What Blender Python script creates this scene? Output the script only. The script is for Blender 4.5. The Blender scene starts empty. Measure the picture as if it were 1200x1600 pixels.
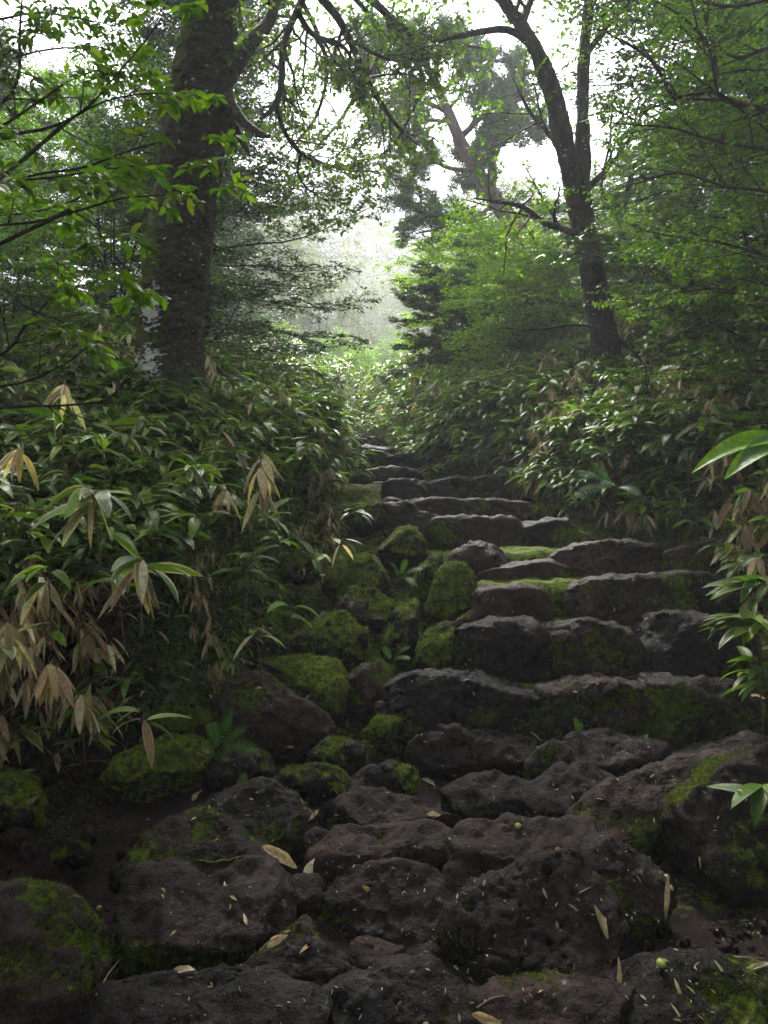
import bpy, math, bmesh
import numpy as np
from mathutils import Vector

# ------------------------------------------------------------------ camera, sky, sun, exposure
SC = bpy.context.scene
CAM_H, FPX = 1.5, 1202.0
cam_d = bpy.data.cameras.new('camera'); cam = bpy.data.objects.new('camera', cam_d)
SC.collection.objects.link(cam); SC.camera = cam
cam.location = (0, 0, CAM_H); cam.rotation_euler = (math.radians(90), 0, 0)
cam_d.sensor_fit = 'VERTICAL'; cam_d.sensor_height = 24.0
cam_d.lens = 24.0 * FPX / 1600.0
cam_d.clip_start = 0.05; cam_d.clip_end = 2000.0

SUN_EL, SUN_AZ = math.radians(52), math.radians(-6)      # azimuth from +Y (ahead) towards +X
w = bpy.data.worlds.new('World'); SC.world = w; w.use_nodes = True
nt = w.node_tree; nt.nodes.clear()
sky = nt.nodes.new('ShaderNodeTexSky'); sky.sky_type = 'NISHITA'; sky.sun_disc = False
sky.sun_elevation = SUN_EL; sky.sun_rotation = SUN_AZ
sky.air_density = 1.2; sky.dust_density = 6.0; sky.ozone_density = 1.0
cloud = nt.nodes.new('ShaderNodeRGB'); cloud.outputs[0].default_value = (9.2, 9.7, 10.6, 1)
mixw = nt.nodes.new('ShaderNodeMixRGB'); mixw.inputs[0].default_value = 0.75
bg = nt.nodes.new('ShaderNodeBackground'); bg.inputs[1].default_value = 0.12
wo = nt.nodes.new('ShaderNodeOutputWorld')
nt.links.new(sky.outputs[0], mixw.inputs[1]); nt.links.new(cloud.outputs[0], mixw.inputs[2])
nt.links.new(mixw.outputs[0], bg.inputs[0]); nt.links.new(bg.outputs[0], wo.inputs[0])
sun_d = bpy.data.lights.new('sun', 'SUN'); sun = bpy.data.objects.new('sun', sun_d)
SC.collection.objects.link(sun)
sun_d.energy = 4.0; sun_d.angle = math.radians(10); sun_d.color = (1.0, 0.97, 0.90)
_dir = Vector((math.sin(SUN_AZ) * math.cos(SUN_EL), math.cos(SUN_AZ) * math.cos(SUN_EL), math.sin(SUN_EL)))
sun.rotation_euler = (-_dir).to_track_quat('-Z', 'Y').to_euler()

SC.render.engine = 'CYCLES'
SC.view_settings.view_transform = 'Standard'; SC.view_settings.look = 'None'
SC.view_settings.gamma = 1.0; SC.view_settings.use_curve_mapping = False
SC.view_settings.exposure = 2.05
SC.cycles.use_denoising = True
SC.cycles.max_bounces = 6; SC.cycles.diffuse_bounces = 3; SC.cycles.glossy_bounces = 2
SC.cycles.transmission_bounces = 4; SC.cycles.volume_bounces = 1
SC.cycles.use_adaptive_sampling = True; SC.cycles.adaptive_threshold = 0.02

# ------------------------------------------------------------------ helpers
def P(px, py, d):
    """the point at distance d (metres ahead) seen at this place of the photograph"""
    return np.array([(px - 600.0) / FPX * d, d, CAM_H - (py - 800.0) / FPX * d])

def tag(o, label=None, cat=None, group=None, kind=None):
    if label: o['label'] = label
    if cat: o['category'] = cat
    if group: o['group'] = group
    if kind: o['kind'] = kind
    return o

def empty(name, loc, label=None, cat=None, group=None):
    o = bpy.data.objects.new(name, None); SC.collection.objects.link(o)
    o.location = tuple(float(v) for v in loc); o.empty_display_size = 0.1
    return tag(o, label, cat, group)

def mesh(name, V, F, mat, parent=None, attrs=None, smooth=True, origin=None):
    V = np.asarray(V, np.float32)
    if parent is not None: V = V - np.array(parent.location, np.float32)
    elif origin is not None: V = V - np.asarray(origin, np.float32)
    me = bpy.data.meshes.new(name)
    Fs = F if isinstance(F, list) else [F]
    Fs = [np.asarray(f, np.int32) for f in Fs if len(f)]
    nl = sum(f.size for f in Fs); nf = sum(len(f) for f in Fs)
    me.vertices.add(len(V)); me.vertices.foreach_set('co', V.ravel())
    me.loops.add(nl); me.loops.foreach_set('vertex_index', np.concatenate([f.ravel() for f in Fs]))
    me.polygons.add(nf)
    tot = np.concatenate([np.full(len(f), f.shape[1], np.int32) for f in Fs])
    st = np.concatenate([[0], np.cumsum(tot)[:-1]]).astype(np.int32)
    me.polygons.foreach_set('loop_start', st); me.polygons.foreach_set('loop_total', tot)
    if smooth: me.polygons.foreach_set('use_smooth', np.ones(nf, bool))
    for k, a in (attrs or {}).items():
        a = np.asarray(a, np.float32)
        if a.ndim == 2:
            if a.shape[1] == 3: a = np.hstack([a, np.ones((len(a), 1), np.float32)])
            at = me.attributes.new(k, 'FLOAT_COLOR', 'POINT'); at.data.foreach_set('color', a.ravel())
        else:
            at = me.attributes.new(k, 'FLOAT', 'POINT'); at.data.foreach_set('value', a)
    me.update(calc_edges=True)
    me.materials.append(mat)
    o = bpy.data.objects.new(name, me); SC.collection.objects.link(o)
    if parent is not None: o.parent = parent
    elif origin is not None: o.location = tuple(float(v) for v in origin)
    return o

def copy_tree(o, parent=None):
    c = o.copy(); SC.collection.objects.link(c); c.parent = parent
    for ch in o.children: copy_tree(ch, c)
    return c

def norm(a): return a / np.maximum(np.linalg.norm(a, axis=-1, keepdims=True), 1e-9)

# value noise ------------------------------------------------------
def _hash(ix, iy, iz, seed):
    h = (ix.astype(np.int64) * 374761393 + iy.astype(np.int64) * 668265263 + iz.astype(np.int64) * 2147483647 + seed * 974634777) & 0xffffffff
    h = ((h ^ (h >> 13)) * 1274126177) & 0xffffffff
    h = ((h ^ (h >> 16)) * 2246822519) & 0xffffffff
    return ((h ^ (h >> 13)) & 0xffffff).astype(np.float64) / 0xffffff
def vnoise(p, seed=0):
    i = np.floor(p).astype(np.int64); f = p - i; u = f * f * (3 - 2 * f)
    r = 0
    for dx in (0, 1):
        wx = u[:, 0] if dx else 1 - u[:, 0]
        for dy in (0, 1):
            wy = u[:, 1] if dy else 1 - u[:, 1]
            for dz in (0, 1):
                wz = u[:, 2] if dz else 1 - u[:, 2]
                r = r + wx * wy * wz * _hash(i[:, 0] + dx, i[:, 1] + dy, i[:, 2] + dz, seed)
    return r * 2 - 1
def fbm(p, scale=1.0, oct=4, seed=0, gain=0.5, lac=2.03):
    p = np.asarray(p, np.float64) * scale; a = 1.0; r = 0; t = 0
    for k in range(oct):
        r = r + a * vnoise(p + 17.3 * k, seed + k); t += a; a *= gain; p = p * lac
    return r / t
def cells(p, scale, seed=0):
    """distance to the nearest jittered cell point and that cell's random value"""
    q = np.asarray(p, np.float64) * scale; i = np.floor(q).astype(np.int64)
    best = np.full(len(q), 9.0); rv = np.zeros(len(q))
    for dx in (-1, 0, 1):
        for dy in (-1, 0, 1):
            for dz in (-1, 0, 1):
                c = i + np.array([dx, dy, dz])
                j = [_hash(c[:, 0], c[:, 1], c[:, 2], seed + s) for s in (1, 2, 3)]
                d = np.sqrt(sum((q[:, k] - c[:, k] - j[k]) ** 2 for k in range(3)))
                m = d < best
                best = np.where(m, d, best); rv = np.where(m, _hash(c[:, 0], c[:, 1], c[:, 2], seed + 9), rv)
    return best, rv
def sstep(a, b, x):
    t = np.clip((x - a) / (b - a), 0, 1); return t * t * (3 - 2 * t)

# ------------------------------------------------------------------ materials
def new_mat(name):
    m = bpy.data.materials.new(name); m.use_nodes = True
    n = m.node_tree; n.nodes.clear()
    return m, n
class NB:
    def __init__(s, n): s.n = n
    def node(s, t, **kw):
        x = s.n.nodes.new(t)
        for k, v in kw.items(): setattr(x, k, v)
        return x
    def link(s, a, b): s.n.links.new(a, b)
    def val(s, sock, v):
        if hasattr(v, 'is_output'): s.link(v, sock)
        else: sock.default_value = v
    def noise(s, scale, detail=4, rough=.55, vec=None, dist=0.0):
        x = s.node('ShaderNodeTexNoise'); x.inputs['Scale'].default_value = scale
        x.inputs['Detail'].default_value = detail; x.inputs['Roughness'].default_value = rough
        x.inputs['Distortion'].default_value = dist
        if vec is not None: s.link(vec, x.inputs['Vector'])
        return x.outputs['Fac']
    def voro(s, scale, vec=None, feature='F1'):
        x = s.node('ShaderNodeTexVoronoi'); x.feature = feature; x.inputs['Scale'].default_value = scale
        if vec is not None: s.link(vec, x.inputs['Vector'])
        return x.outputs['Distance']
    def ramp(s, fac, a, b, va=0.0, vb=1.0):
        x = s.node('ShaderNodeMapRange'); x.interpolation_type = 'SMOOTHSTEP'
        s.link(fac, x.inputs[0]); x.inputs[1].default_value = a; x.inputs[2].default_value = b
        x.inputs[3].default_value = va; x.inputs[4].default_value = vb
        return x.outputs[0]
    def math(s, op, a, b=0.0, clamp=False):
        x = s.node('ShaderNodeMath', operation=op); x.use_clamp = clamp
        s.val(x.inputs[0], a); s.val(x.inputs[1], b); return x.outputs[0]
    def mix(s, f, a, b, mode='MIX'):
        x = s.node('ShaderNodeMix'); x.data_type = 'RGBA'; x.blend_type = mode
        s.val(x.inputs[0], f)
        for sock, v in ((x.inputs[6], a), (x.inputs[7], b)):
            if hasattr(v, 'is_output'): s.link(v, sock)
            else: sock.default_value = (*v, 1) if len(v) == 3 else v
        return x.outputs[2]
    def attr(s, name, out='Fac'):
        x = s.node('ShaderNodeAttribute'); x.attribute_name = name; return x.outputs[out]
    def pos(s): return s.node('ShaderNodeTexCoord').outputs['Object']
    def wpos(s): return s.node('ShaderNodeNewGeometry').outputs['Position']
    def bump(s, h, strength=.5, dist=.01, nrm=None):
        x = s.node('ShaderNodeBump'); x.inputs['Strength'].default_value = strength
        x.inputs['Distance'].default_value = dist; s.link(h, x.inputs['Height'])
        if nrm is not None: s.link(nrm, x.inputs['Normal'])
        return x.outputs[0]
    def bsdf(s, col, rough=.6, nrm=None, spec=.5, trans=0.0, tcol=None):
        x = s.node('ShaderNodeBsdfPrincipled')
        s.val(x.inputs['Base Color'], col if hasattr(col, 'is_output') else (*col, 1))
        s.val(x.inputs['Roughness'], rough); s.val(x.inputs['Specular IOR Level'], spec)
        if nrm is not None: s.link(nrm, x.inputs['Normal'])
        out = x.outputs[0]
        if trans > 0:
            t = s.node('ShaderNodeBsdfTranslucent'); c = tcol if tcol is not None else col
            s.val(t.inputs[0], c if hasattr(c, 'is_output') else (*c, 1))
            mx = s.node('ShaderNodeMixShader'); mx.inputs[0].default_value = trans
            s.link(out, mx.inputs[1]); s.link(t.outputs[0], mx.inputs[2]); out = mx.outputs[0]
        o = s.node('ShaderNodeOutputMaterial'); s.link(out, o.inputs[0])
        return out

def rock_material():
    m, n = new_mat('lava_rock'); b = NB(n); p = b.wpos()
    big = b.noise(5, 4, .6, p); fine = b.noise(60, 5, .65, p); mid = b.noise(22, 4, .6, p)
    pit = b.voro(85, p); pit2 = b.voro(34, p)
    c = b.mix(b.ramp(big, .35, .68), (.0085, .0066, .0060), (.034, .0262, .0235))
    c = b.mix(b.ramp(fine, .3, .72, 0, .55), c, (.010, .009, .0095))
    c = b.mix(b.ramp(mid, .62, .8, 0, .5), c, (.050, .038, .033))
    oi = b.node('ShaderNodeObjectInfo')
    c = b.mix(b.math('MULTIPLY', oi.outputs['Random'], .6), c, b.mix(1.0, c, (1.35, .95, .78), 'MULTIPLY'))
    dirt = b.ramp(b.noise(6, 6, .7, p), .50, .62, 0, .75)
    c = b.mix(dirt, c, (.024, .015, .012))
    c = b.mix(1.0, c, b.mix(b.ramp(oi.outputs['Random'], 0, 1), (.75, .75, .78), (1.6, 1.5, 1.4)), 'MULTIPLY')
    lich = b.math('MULTIPLY', b.ramp(b.noise(13, 6, .8, p), .60, .70), b.attr('lichen'))
    c = b.mix(b.math('MULTIPLY', lich, .7), c, (.26, .24, .19))
    ms = b.math('ADD', b.attr('moss'), b.math('MULTIPLY', b.math('SUBTRACT', b.noise(38, 6, .75, p), .5), 1.5))
    msf = b.ramp(ms, .46, .66)
    mc = b.mix(b.ramp(b.noise(30, 4, .7, p), .35, .65), (.026, .038, .006), (.17, .23, .016))
    mc = b.mix(b.ramp(b.noise(7, 2, .5, p), .5, .7, 0, .6), mc, (.070, .085, .012))
    c = b.mix(msf, c, mc)
    h = b.math('ADD', b.math('MULTIPLY', fine, .8), b.math('MULTIPLY', b.ramp(pit, .0, .33), .6))
    h = b.math('ADD', h, b.math('MULTIPLY', mid, 1.2))
    h = b.math('ADD', h, b.math('MULTIPLY', b.ramp(pit2, .0, .22), .9))
    hm = b.math('ADD', b.math('MULTIPLY', b.noise(170, 3, .8, p), 1.6), b.math('MULTIPLY', b.noise(55, 3, .7, p), 1.8))
    hh = b.node('ShaderNodeMix'); b.link(msf, hh.inputs[0]); b.link(h, hh.inputs[2]); b.link(hm, hh.inputs[3])
    nr = b.bump(hh.outputs[0], .9, .012)
    r = b.math('ADD', b.ramp(mid, .3, .7, .40, .72), b.math('MULTIPLY', msf, .3), True)
    b.bsdf(c, r, nr, .13)
    return m
def moss_tuft_material():
    m, n = new_mat('moss'); b = NB(n)
    b.bsdf(b.attr('Col', 'Color'), .75, None, .2, .35)
    return m
def soil_material():
    m, n = new_mat('forest_soil'); b = NB(n); p = b.wpos()
    c = b.mix(b.ramp(b.noise(9, 5, .6, p), .35, .65), (.016, .010, .009), (.036, .023, .020))
    c = b.mix(b.ramp(b.noise(90, 4, .7, p), .45, .75, 0, .6), c, (.012, .008, .007))
    lit = b.math('MULTIPLY', b.ramp(b.noise(40, 5, .8, p), .55, .63), b.attr('litter'))
    c = b.mix(lit, c, (.10, .064, .04))
    ms = b.math('ADD', b.attr('moss'), b.math('MULTIPLY', b.math('SUBTRACT', b.noise(30, 6, .75, p), .5), 1.5))
    c = b.mix(b.ramp(ms, .46, .62), c, b.mix(b.ramp(b.noise(24, 4, .7, p), .35, .65), (.022, .034, .006), (.14, .19, .012)))
    h = b.math('ADD', b.noise(70, 6, .7, p), b.math('MULTIPLY', b.noise(14, 4, .6, p), 1.5))
    b.bsdf(c, .8, b.bump(h, .9, .02), .12)
    return m
def leaf_material(name, rough=.38, trans=.35, margin=False, spec=.5, tint=(1.35, 1.6, .5)):
    m, n = new_mat(name); b = NB(n)
    c = b.attr('Col', 'Color'); nr = None
    if margin: c = b.mix(1.0, c, b.mix(b.ramp(b.noise(55, 5, .75, b.wpos()), .35, .65), (.70, .66, .60), (1.25, 1.22, 1.15)), 'MULTIPLY')
    if margin:
        au = b.attr('uu'); vein = b.math('SINE', b.math('MULTIPLY', au, 34.0))
        nr = b.bump(vein, .25, .002)
        c = b.mix(b.math('MULTIPLY', b.ramp(au, .62, .86), b.attr('mf')), c, (.50, .42, .27))
    x = b.node('ShaderNodeMix'); x.data_type = 'RGBA'; x.blend_type = 'MULTIPLY'; x.inputs[0].default_value = 1
    b.link(c, x.inputs[6]); x.inputs[7].default_value = (*tint, 1)
    b.bsdf(c, rough, nr, spec, trans, x.outputs[2])
    return m
def bark_material(name, ca, cb, moss=(.085, .10, .016), lich=(.75, .76, .68), sc=30, zs=.35):
    m, n = new_mat(name); b = NB(n); p = b.wpos()
    mp = b.node('ShaderNodeMapping'); b.link(p, mp.inputs[0]); mp.inputs['Scale'].default_value = (1, 1, zs)
    q = mp.outputs[0]
    mp2 = b.node('ShaderNodeMapping'); b.link(p, mp2.inputs[0]); mp2.inputs['Scale'].default_value = (1, 1, 2.2)
    f = b.noise(sc, 6, .7, q); g = b.noise(sc * .25, 3, .5, q)
    c = b.mix(b.ramp(f, .35, .68), ca, cb)
    c = b.mix(b.ramp(g, .5, .75, 0, .6), c, tuple(.45 * v for v in ca))
    lf = b.ramp(b.math('ADD', b.attr('lichen'), b.math('MULTIPLY', b.math('SUBTRACT', b.noise(15, 4, .7, mp2.outputs[0]), .5), 4.5)), .50, .95)
    c = b.mix(lf, c, lich)
    mf = b.ramp(b.math('ADD', b.attr('moss'), b.math('MULTIPLY', b.math('SUBTRACT', b.noise(26, 5, .75, p), .5), 1.5)), .48, .66)
    c = b.mix(mf, c, moss)
    b.bsdf(c, .8, b.bump(f, 1.0, .03), .2)
    return m
def flat_material(name, col, rough=.6, trans=0.0, var=.35, sc=60):
    m, n = new_mat(name); b = NB(n)
    c = b.mix(b.ramp(b.noise(sc, 4, .6, b.wpos()), .35, .65), tuple(v * (1 - var) for v in col), tuple(v * (1 + var) for v in col))
    b.bsdf(c, rough, None, .35, trans)
    return m
M_ROCK = rock_material(); M_MOSS = moss_tuft_material(); M_SOIL = soil_material()
M_SASA = leaf_material('bamboo_leaf', .36, .38, True, .42, (1.15, 1.3, .7))
M_LEAF = leaf_material('tree_leaf', .42, .52, False, .35, (1.45, 1.6, .45))
M_NEEDLE = leaf_material('conifer_needle', .5, .2, False, .3, (1.2, 1.3, .7))
M_FERN = leaf_material('fern_leaf', .45, .4, False, .4)
M_BARK = bark_material('dark_bark', (.008, .0062, .0045), (.085, .064, .042), sc=20, zs=2.2)
M_BARKR = bark_material('furrowed_bark', (.009, .007, .0065), (.075, .060, .048), sc=26, zs=.25)
M_TWIG = bark_material('twig_bark', (.030, .024, .018), (.060, .050, .036))
M_BARKP = bark_material('reddish_bark', (.060, .038, .030), (.16, .11, .085))
M_STEM = flat_material('bamboo_stem', (.11, .085, .045))
M_DEAD = flat_material('dry_stem', (.20, .14, .09))
# ------------------------------------------------------------------ terrain
def pxX(px, d): return (px - 600.0) / FPX * d
_d  = np.array([-60, 0, 2.3, 3.3, 3.7, 3.95, 4.3, 4.7, 5.15, 5.65, 6.4, 7.1, 7.9, 8.7, 9.5, 10.3, 11.1, 13, 20, 60])
_lx = np.array([0, 0, -150, -100, -60, 110, 310, 370, 425, 440, 520, 540, 545, 515, 515, 515, 520, 560, 596, 604])
_rx = np.array([0, 0, 1400, 1300, 1290, 1250, 1185, 1170, 1160, 1150, 960, 875, 800, 685, 660, 618, 608, 566, 598, 605])
XL = np.where(_d < 1, -1.6, pxX(_lx, np.abs(_d))); XR = np.where(_d < 1, 1.9, pxX(_rx, np.abs(_d)))
_sl = np.array([605, 605, 715, 741, 750, 600, 560, 560, 540]); _sd = np.array([4.0, 4.4, 4.7, 5.15, 5.65, 6.4, 7.1, 7.9, 8.7])
SX = pxX(_sl, _sd)
RD = [4.3, 4.7, 5.15, 5.65, 6.3, 7.05, 7.85, 8.65, 9.4, 10.2, 11.0]
RY = [1062, 972, 905, 857, 815, 783, 752, 734, 712, 697, 684]
RZ = [CAM_H - (y - 800) / FPX * d for y, d in zip(RY, RD)]
sd, sz = [-60, 0, 2.0, 2.4, 2.6, 3.0, 3.3, 3.8, 4.2], [-4.0, -.24, -.22, -.15, -.11, -.065, -.01, .13, .25]
for k, (d, z) in enumerate(zip(RD, RZ)):
    sd += [d + .08, (RD[k + 1] if k + 1 < len(RD) else 12.0) - .02]; sz += [z - .05, z - .02]
sd += [13, 25, 45, 400]; sz += [3.02, 4.9, 6.0, 7.0]
qd = [-60, 0, 2.0, 2.4, 2.6, 3.0, 3.3, 3.8, 4.2, 4.5, 5.0, 5.5, 6.0, 6.5, 7.1, 7.9, 8.7, 9.5, 10.3, 11.1, 13, 25, 45, 400]
qz = [-4.0, -.24, -.22, -.15, -.11, -.065, -.01, .12, .20, .31, .50, .78, 1.02, 1.28, 1.48, 1.72, 1.95, 2.15, 2.33, 2.53, 3.02, 4.9, 6.0, 7.0]
def ground_z(x, y, detail=True):
    x = np.asarray(x, float); y = np.asarray(y, float)
    stair = np.interp(y, sd, sz); ramp = np.interp(y, qd, qz)
    w = sstep(-.12, .02, x - np.interp(y, _sd, SX)) * sstep(4.0, 4.2, y) + 0 * x
    w = np.where(y > 7, 1, w)
    far = sstep(1.0, 5.0, np.abs(x)); w = w * (1 - far)
    z = ramp * (1 - w) + stair * w
    sl = np.interp(y, _d, XL) - x; sr = x - np.interp(y, _d, XR)
    act = sstep(1.0, 3.0, y) * .8 + .2
    fade = 1 - .75 * sstep(14, 22, y)
    L = .52 * sstep(0, .38, sl) + .33 * np.clip(sl, 0, 2.2) + .10 * np.clip(sl - 3, 0, 30)
    R = .34 * sstep(0, .35, sr) + .36 * np.clip(sr, 0, 2.4) + .10 * np.clip(sr - 3, 0, 30)
    z = z + (L + R) * act * fade
    if detail:
        p = np.stack([x, y, 0 * x], -1).reshape(-1, 3)
        n = (fbm(p, .9, 3, 5) * .06 + fbm(p, 6, 5, 9, .6) * .03 + fbm(p, 28, 3, 19, .6) * .008).reshape(x.shape)
        z = z + n * np.where((np.abs(x) < 8) & (y > 0) & (y < 20), 1, 2.5)
    return z
def axis(parts):
    out = []
    for a, b, s in parts: out.append(np.arange(a, b, s))
    return np.unique(np.round(np.concatenate(out), 4))
gx = axis([(-300, -60, 30), (-60, -12, 4), (-12, -4, .5), (-4, 4, .035), (4, 12, .5), (12, 60, 4), (60, 301, 30)])
gy = axis([(-300, -60, 30), (-60, -8, 4), (-8, 1.4, .4), (1.4, 6, .03), (6, 14, .07), (14, 40, .6), (40, 80, 4), (80, 301, 20)])
X, Y = np.meshgrid(gx, gy); Z = ground_z(X, Y)
nx, ny = len(gx), len(gy); idx = np.arange(nx * ny).reshape(ny, nx)
F = np.stack([idx[:-1, :-1], idx[:-1, 1:], idx[1:, 1:], idx[1:, :-1]], -1).reshape(-1, 4)
GV = np.stack([X, Y, Z], -1).reshape(-1, 3)
sl = np.interp(GV[:, 1], _d, XL) - GV[:, 0]; sr = GV[:, 0] - np.interp(GV[:, 1], _d, XR)
bank = np.maximum(sl, sr)
mossg = .36 + .45 * fbm(GV, 1.6, 3, 21) + .35 * sstep(4.0, 4.8, GV[:, 1]) - .3 * sstep(.5, 1.2, bank) - .15 * sstep(1, 0, np.abs(GV[:, 1] - 2.6))
soilpatch = sstep(.55, .2, np.hypot((GV[:, 0] + 1.15) / 1.1, (GV[:, 1] - 3.35) / .8))
mossg = mossg - soilpatch * .5
g = mesh('ground', GV, F, M_SOIL, attrs={'moss': mossg, 'litter': sstep(-.1, .5, bank)})
tag(g, kind='structure')

# ------------------------------------------------------------------ rocks
_ico = {}
def ico(level):
    if level not in _ico:
        bm = bmesh.new(); bmesh.ops.create_icosphere(bm, subdivisions=level, radius=1)
        V = np.array([v.co[:] for v in bm.verts]); F = np.array([[v.index for v in f.verts] for f in bm.faces]); bm.free()
        _ico[level] = (V, F)
    return _ico[level]
def poly_radius(poly2):
    """radius of a closed outline about the origin, for 360 directions"""
    q = np.vstack([poly2, poly2[:1]]); out = np.zeros(360)
    for k in range(360):
        c, s = math.cos(math.radians(k)), math.sin(math.radians(k)); r = 0
        for a, b in zip(q[:-1], q[1:]):
            e = b - a; den = c * e[1] - s * e[0]
            if abs(den) < 1e-12: continue
            t = (a[0] * e[1] - a[1] * e[0]) / den; u = (a[0] * s - a[1] * c) / den
            if t > 0 and -1e-6 <= u <= 1 + 1e-6: r = max(r, t)
        out[k] = r
    out = np.where(out <= 0, np.median(out), out)
    ker = np.exp(-np.linspace(-2, 2, 15) ** 2); ker /= ker.sum()
    return np.convolve(np.concatenate([out[-7:], out, out[:7]]), ker, 'valid')
def tufts(V, Nn, wgt, n, rng, size):
    """tiny moss leaves standing on the surface"""
    pr = np.clip(wgt, 0, None); 
    if pr.sum() <= 0: return None
    i = rng.choice(len(V), n, p=pr / pr.sum())
    base = V[i] + rng.normal(0, size * .8, (n, 3)) * (1 - np.abs(Nn[i]) * .6)
    d = norm(Nn[i] + rng.normal(0, .55, (n, 3)) + np.array([0, 0, .3])); s = norm(np.cross(d, rng.normal(0, 1, (n, 3))))
    L = size * rng.uniform(.6, 1.5, (n, 1)); W = L * .42
    a = base - s * W; b_ = base + s * W; t = base + d * L
    TV = np.stack([a, b_, t], 1).reshape(-1, 3); TF = np.arange(3 * n).reshape(-1, 3)
    col = np.array([.12, .17, .014]) * rng.uniform(.35, 1.5, (n, 1)) * (1 + rng.normal(0, .12, (n, 3)))
    return TV, TF, np.repeat(np.clip(col, .003, 1), 3, 0)
ROCKS = []
def vnormals(V, F):
    fn = np.cross(V[F[:, 1]] - V[F[:, 0]], V[F[:, 2]] - V[F[:, 0]]); N = np.zeros_like(V)
    for k in range(F.shape[1]): np.add.at(N, F[:, k], fn)
    return norm(N)
def shape_rock(poly, d, tilt, T, p=3.2, moss=.3, rough=1.0, seed=0, level=5, pits=0.0, top_bias=.35, grow=1.05, cuts=13, dsc=.8, cutw=(1, 1, 1)):
    rng = np.random.default_rng(seed); poly = np.array(poly, float)
    c = (poly.max(0) + poly.min(0)) / 2; O = P(c[0], c[1], d); a = math.radians(tilt)
    n = np.array([0, -math.cos(a), math.sin(a)]); U = np.array([1., 0, 0]); Vv = np.array([0, math.sin(a), math.cos(a)])
    cam0 = np.array([0, 0, CAM_H]); pts = []
    for px, py in poly:
        r = P(px, py, 1.0) - cam0; t = np.dot(O - cam0, n) / np.dot(r, n); t = min(max(t, d * .5), d * 1.6)
        q = cam0 + r * t - O; pts.append([q @ U, q @ Vv])
    pts = np.array(pts); R = poly_radius(pts) * grow
    D, F = ico(level); th = np.degrees(np.arctan2(D[:, 1], D[:, 0])) % 360
    i0 = np.floor(th).astype(int) % 360; fr = th - np.floor(th); Rt = R[i0] * (1 - fr) + R[(i0 + 1) % 360] * fr
    s = np.hypot(D[:, 0], D[:, 1]); w = D[:, 2]
    k = (s ** p + np.abs(w) ** p) ** (-1 / p)
    uu = Rt * s * k * np.cos(np.radians(th)); vv = Rt * s * k * np.sin(np.radians(th)); ww = T / 2 * w * k
    V = O + uu[:, None] * U + vv[:, None] * Vv + ww[:, None] * n
    size = float(np.median(R)); sc_ = np.array([np.ptp(V[:, 0]), np.ptp(V[:, 1]), np.ptp(V[:, 2])]) / 2; cc = (V.max(0) + V.min(0)) / 2
    for q_ in range(cuts):
        nv = norm(rng.normal(0, 1, 3) * cutw); w_ = ((V - cc) / sc_) @ nv; lim = w_.max() * rng.uniform(.74, .93)
        V = V - (np.maximum(0, w_ - lim) * .9)[:, None] * nv * sc_
    N = vnormals(V, F); off = rng.uniform(-50, 50, 3)
    q = V + off
    disp = fbm(q, 1.2 / size, 4, seed, .6) * .20 * size + (np.abs(fbm(q, 2.0 / size, 4, seed + 3, .6)) - .22) * -.22 * size
    disp -= .07 * size * sstep(.5, .15, cells(q, .9 / size, seed + 4)[0])
    disp *= dsc
    disp += fbm(q, 14, 4, seed + 5, .6) * .018 * rough + (np.abs(fbm(q, 9, 2, seed + 8)) - .2) * -.02 * rough
    disp += fbm(q, 60, 3, seed + 6, .6) * .005 * rough
    if pits > 0:
        for sc, dep in ((16, .03), (34, .014), (60, .007)):
            dd, rv = cells(q, sc, seed); disp -= dep * pits * sstep(.34, .12, dd) * (rv > .45)
    V2 = V + N * disp[:, None]; N2 = vnormals(V2, F)
    conc = (N * (np.roll(V2, 0, 0) - V)).sum(1) / (.05 * size)
    m = moss + .06 + .62 * fbm(q, 2.6, 3, seed + 11) + top_bias * (N2[:, 2] - .45) - .12 * conc
    return V2, F, N2, m, O, size
def rock(label, poly, d, tilt, T, moss=.3, level=5, name='rock', cat='rock', group=None, tuft=None, **kw):
    seed = len(ROCKS) * 13 + 7
    V, F, N, m, O, size = shape_rock(poly, d, tilt, T, moss=moss, seed=seed, level=level, **kw)
    o = mesh(name, V, F, M_ROCK, attrs={'moss': m, 'lichen': np.full(len(V), 1.0 if moss > .2 else .4)}, origin=O)
    tag(o, label, cat, group)
    if tuft is None: tuft = int(min(9000, max(0, moss) * 9000 * min(1.3, size / .25)) * (1 if d < 6 else .35))
    if tuft > 200:
        rng = np.random.default_rng(seed)
        r = tufts(V, N, np.clip(m - .36, 0, .5) * (N[:, 2] > -.5), tuft, rng, .0055 if d < 4 else .008)
        if r: mesh('moss', r[0], r[1], M_MOSS, parent=o, attrs={'Col': r[2]}, smooth=False)
    ROCKS.append(o); return o
G_ST = 'rough stone blocks laid as stair treads'
def step(label, poly, d, T=.40, moss=.34, **kw):
    return rock(label, poly, d, kw.pop('tilt', 6), T, moss - .11, name='step_stone', cat='step stone', group=G_ST, p=kw.pop('p', 7.0), top_bias=-.38, grow=1.10, dsc=.7, cuts=5, **kw)
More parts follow.
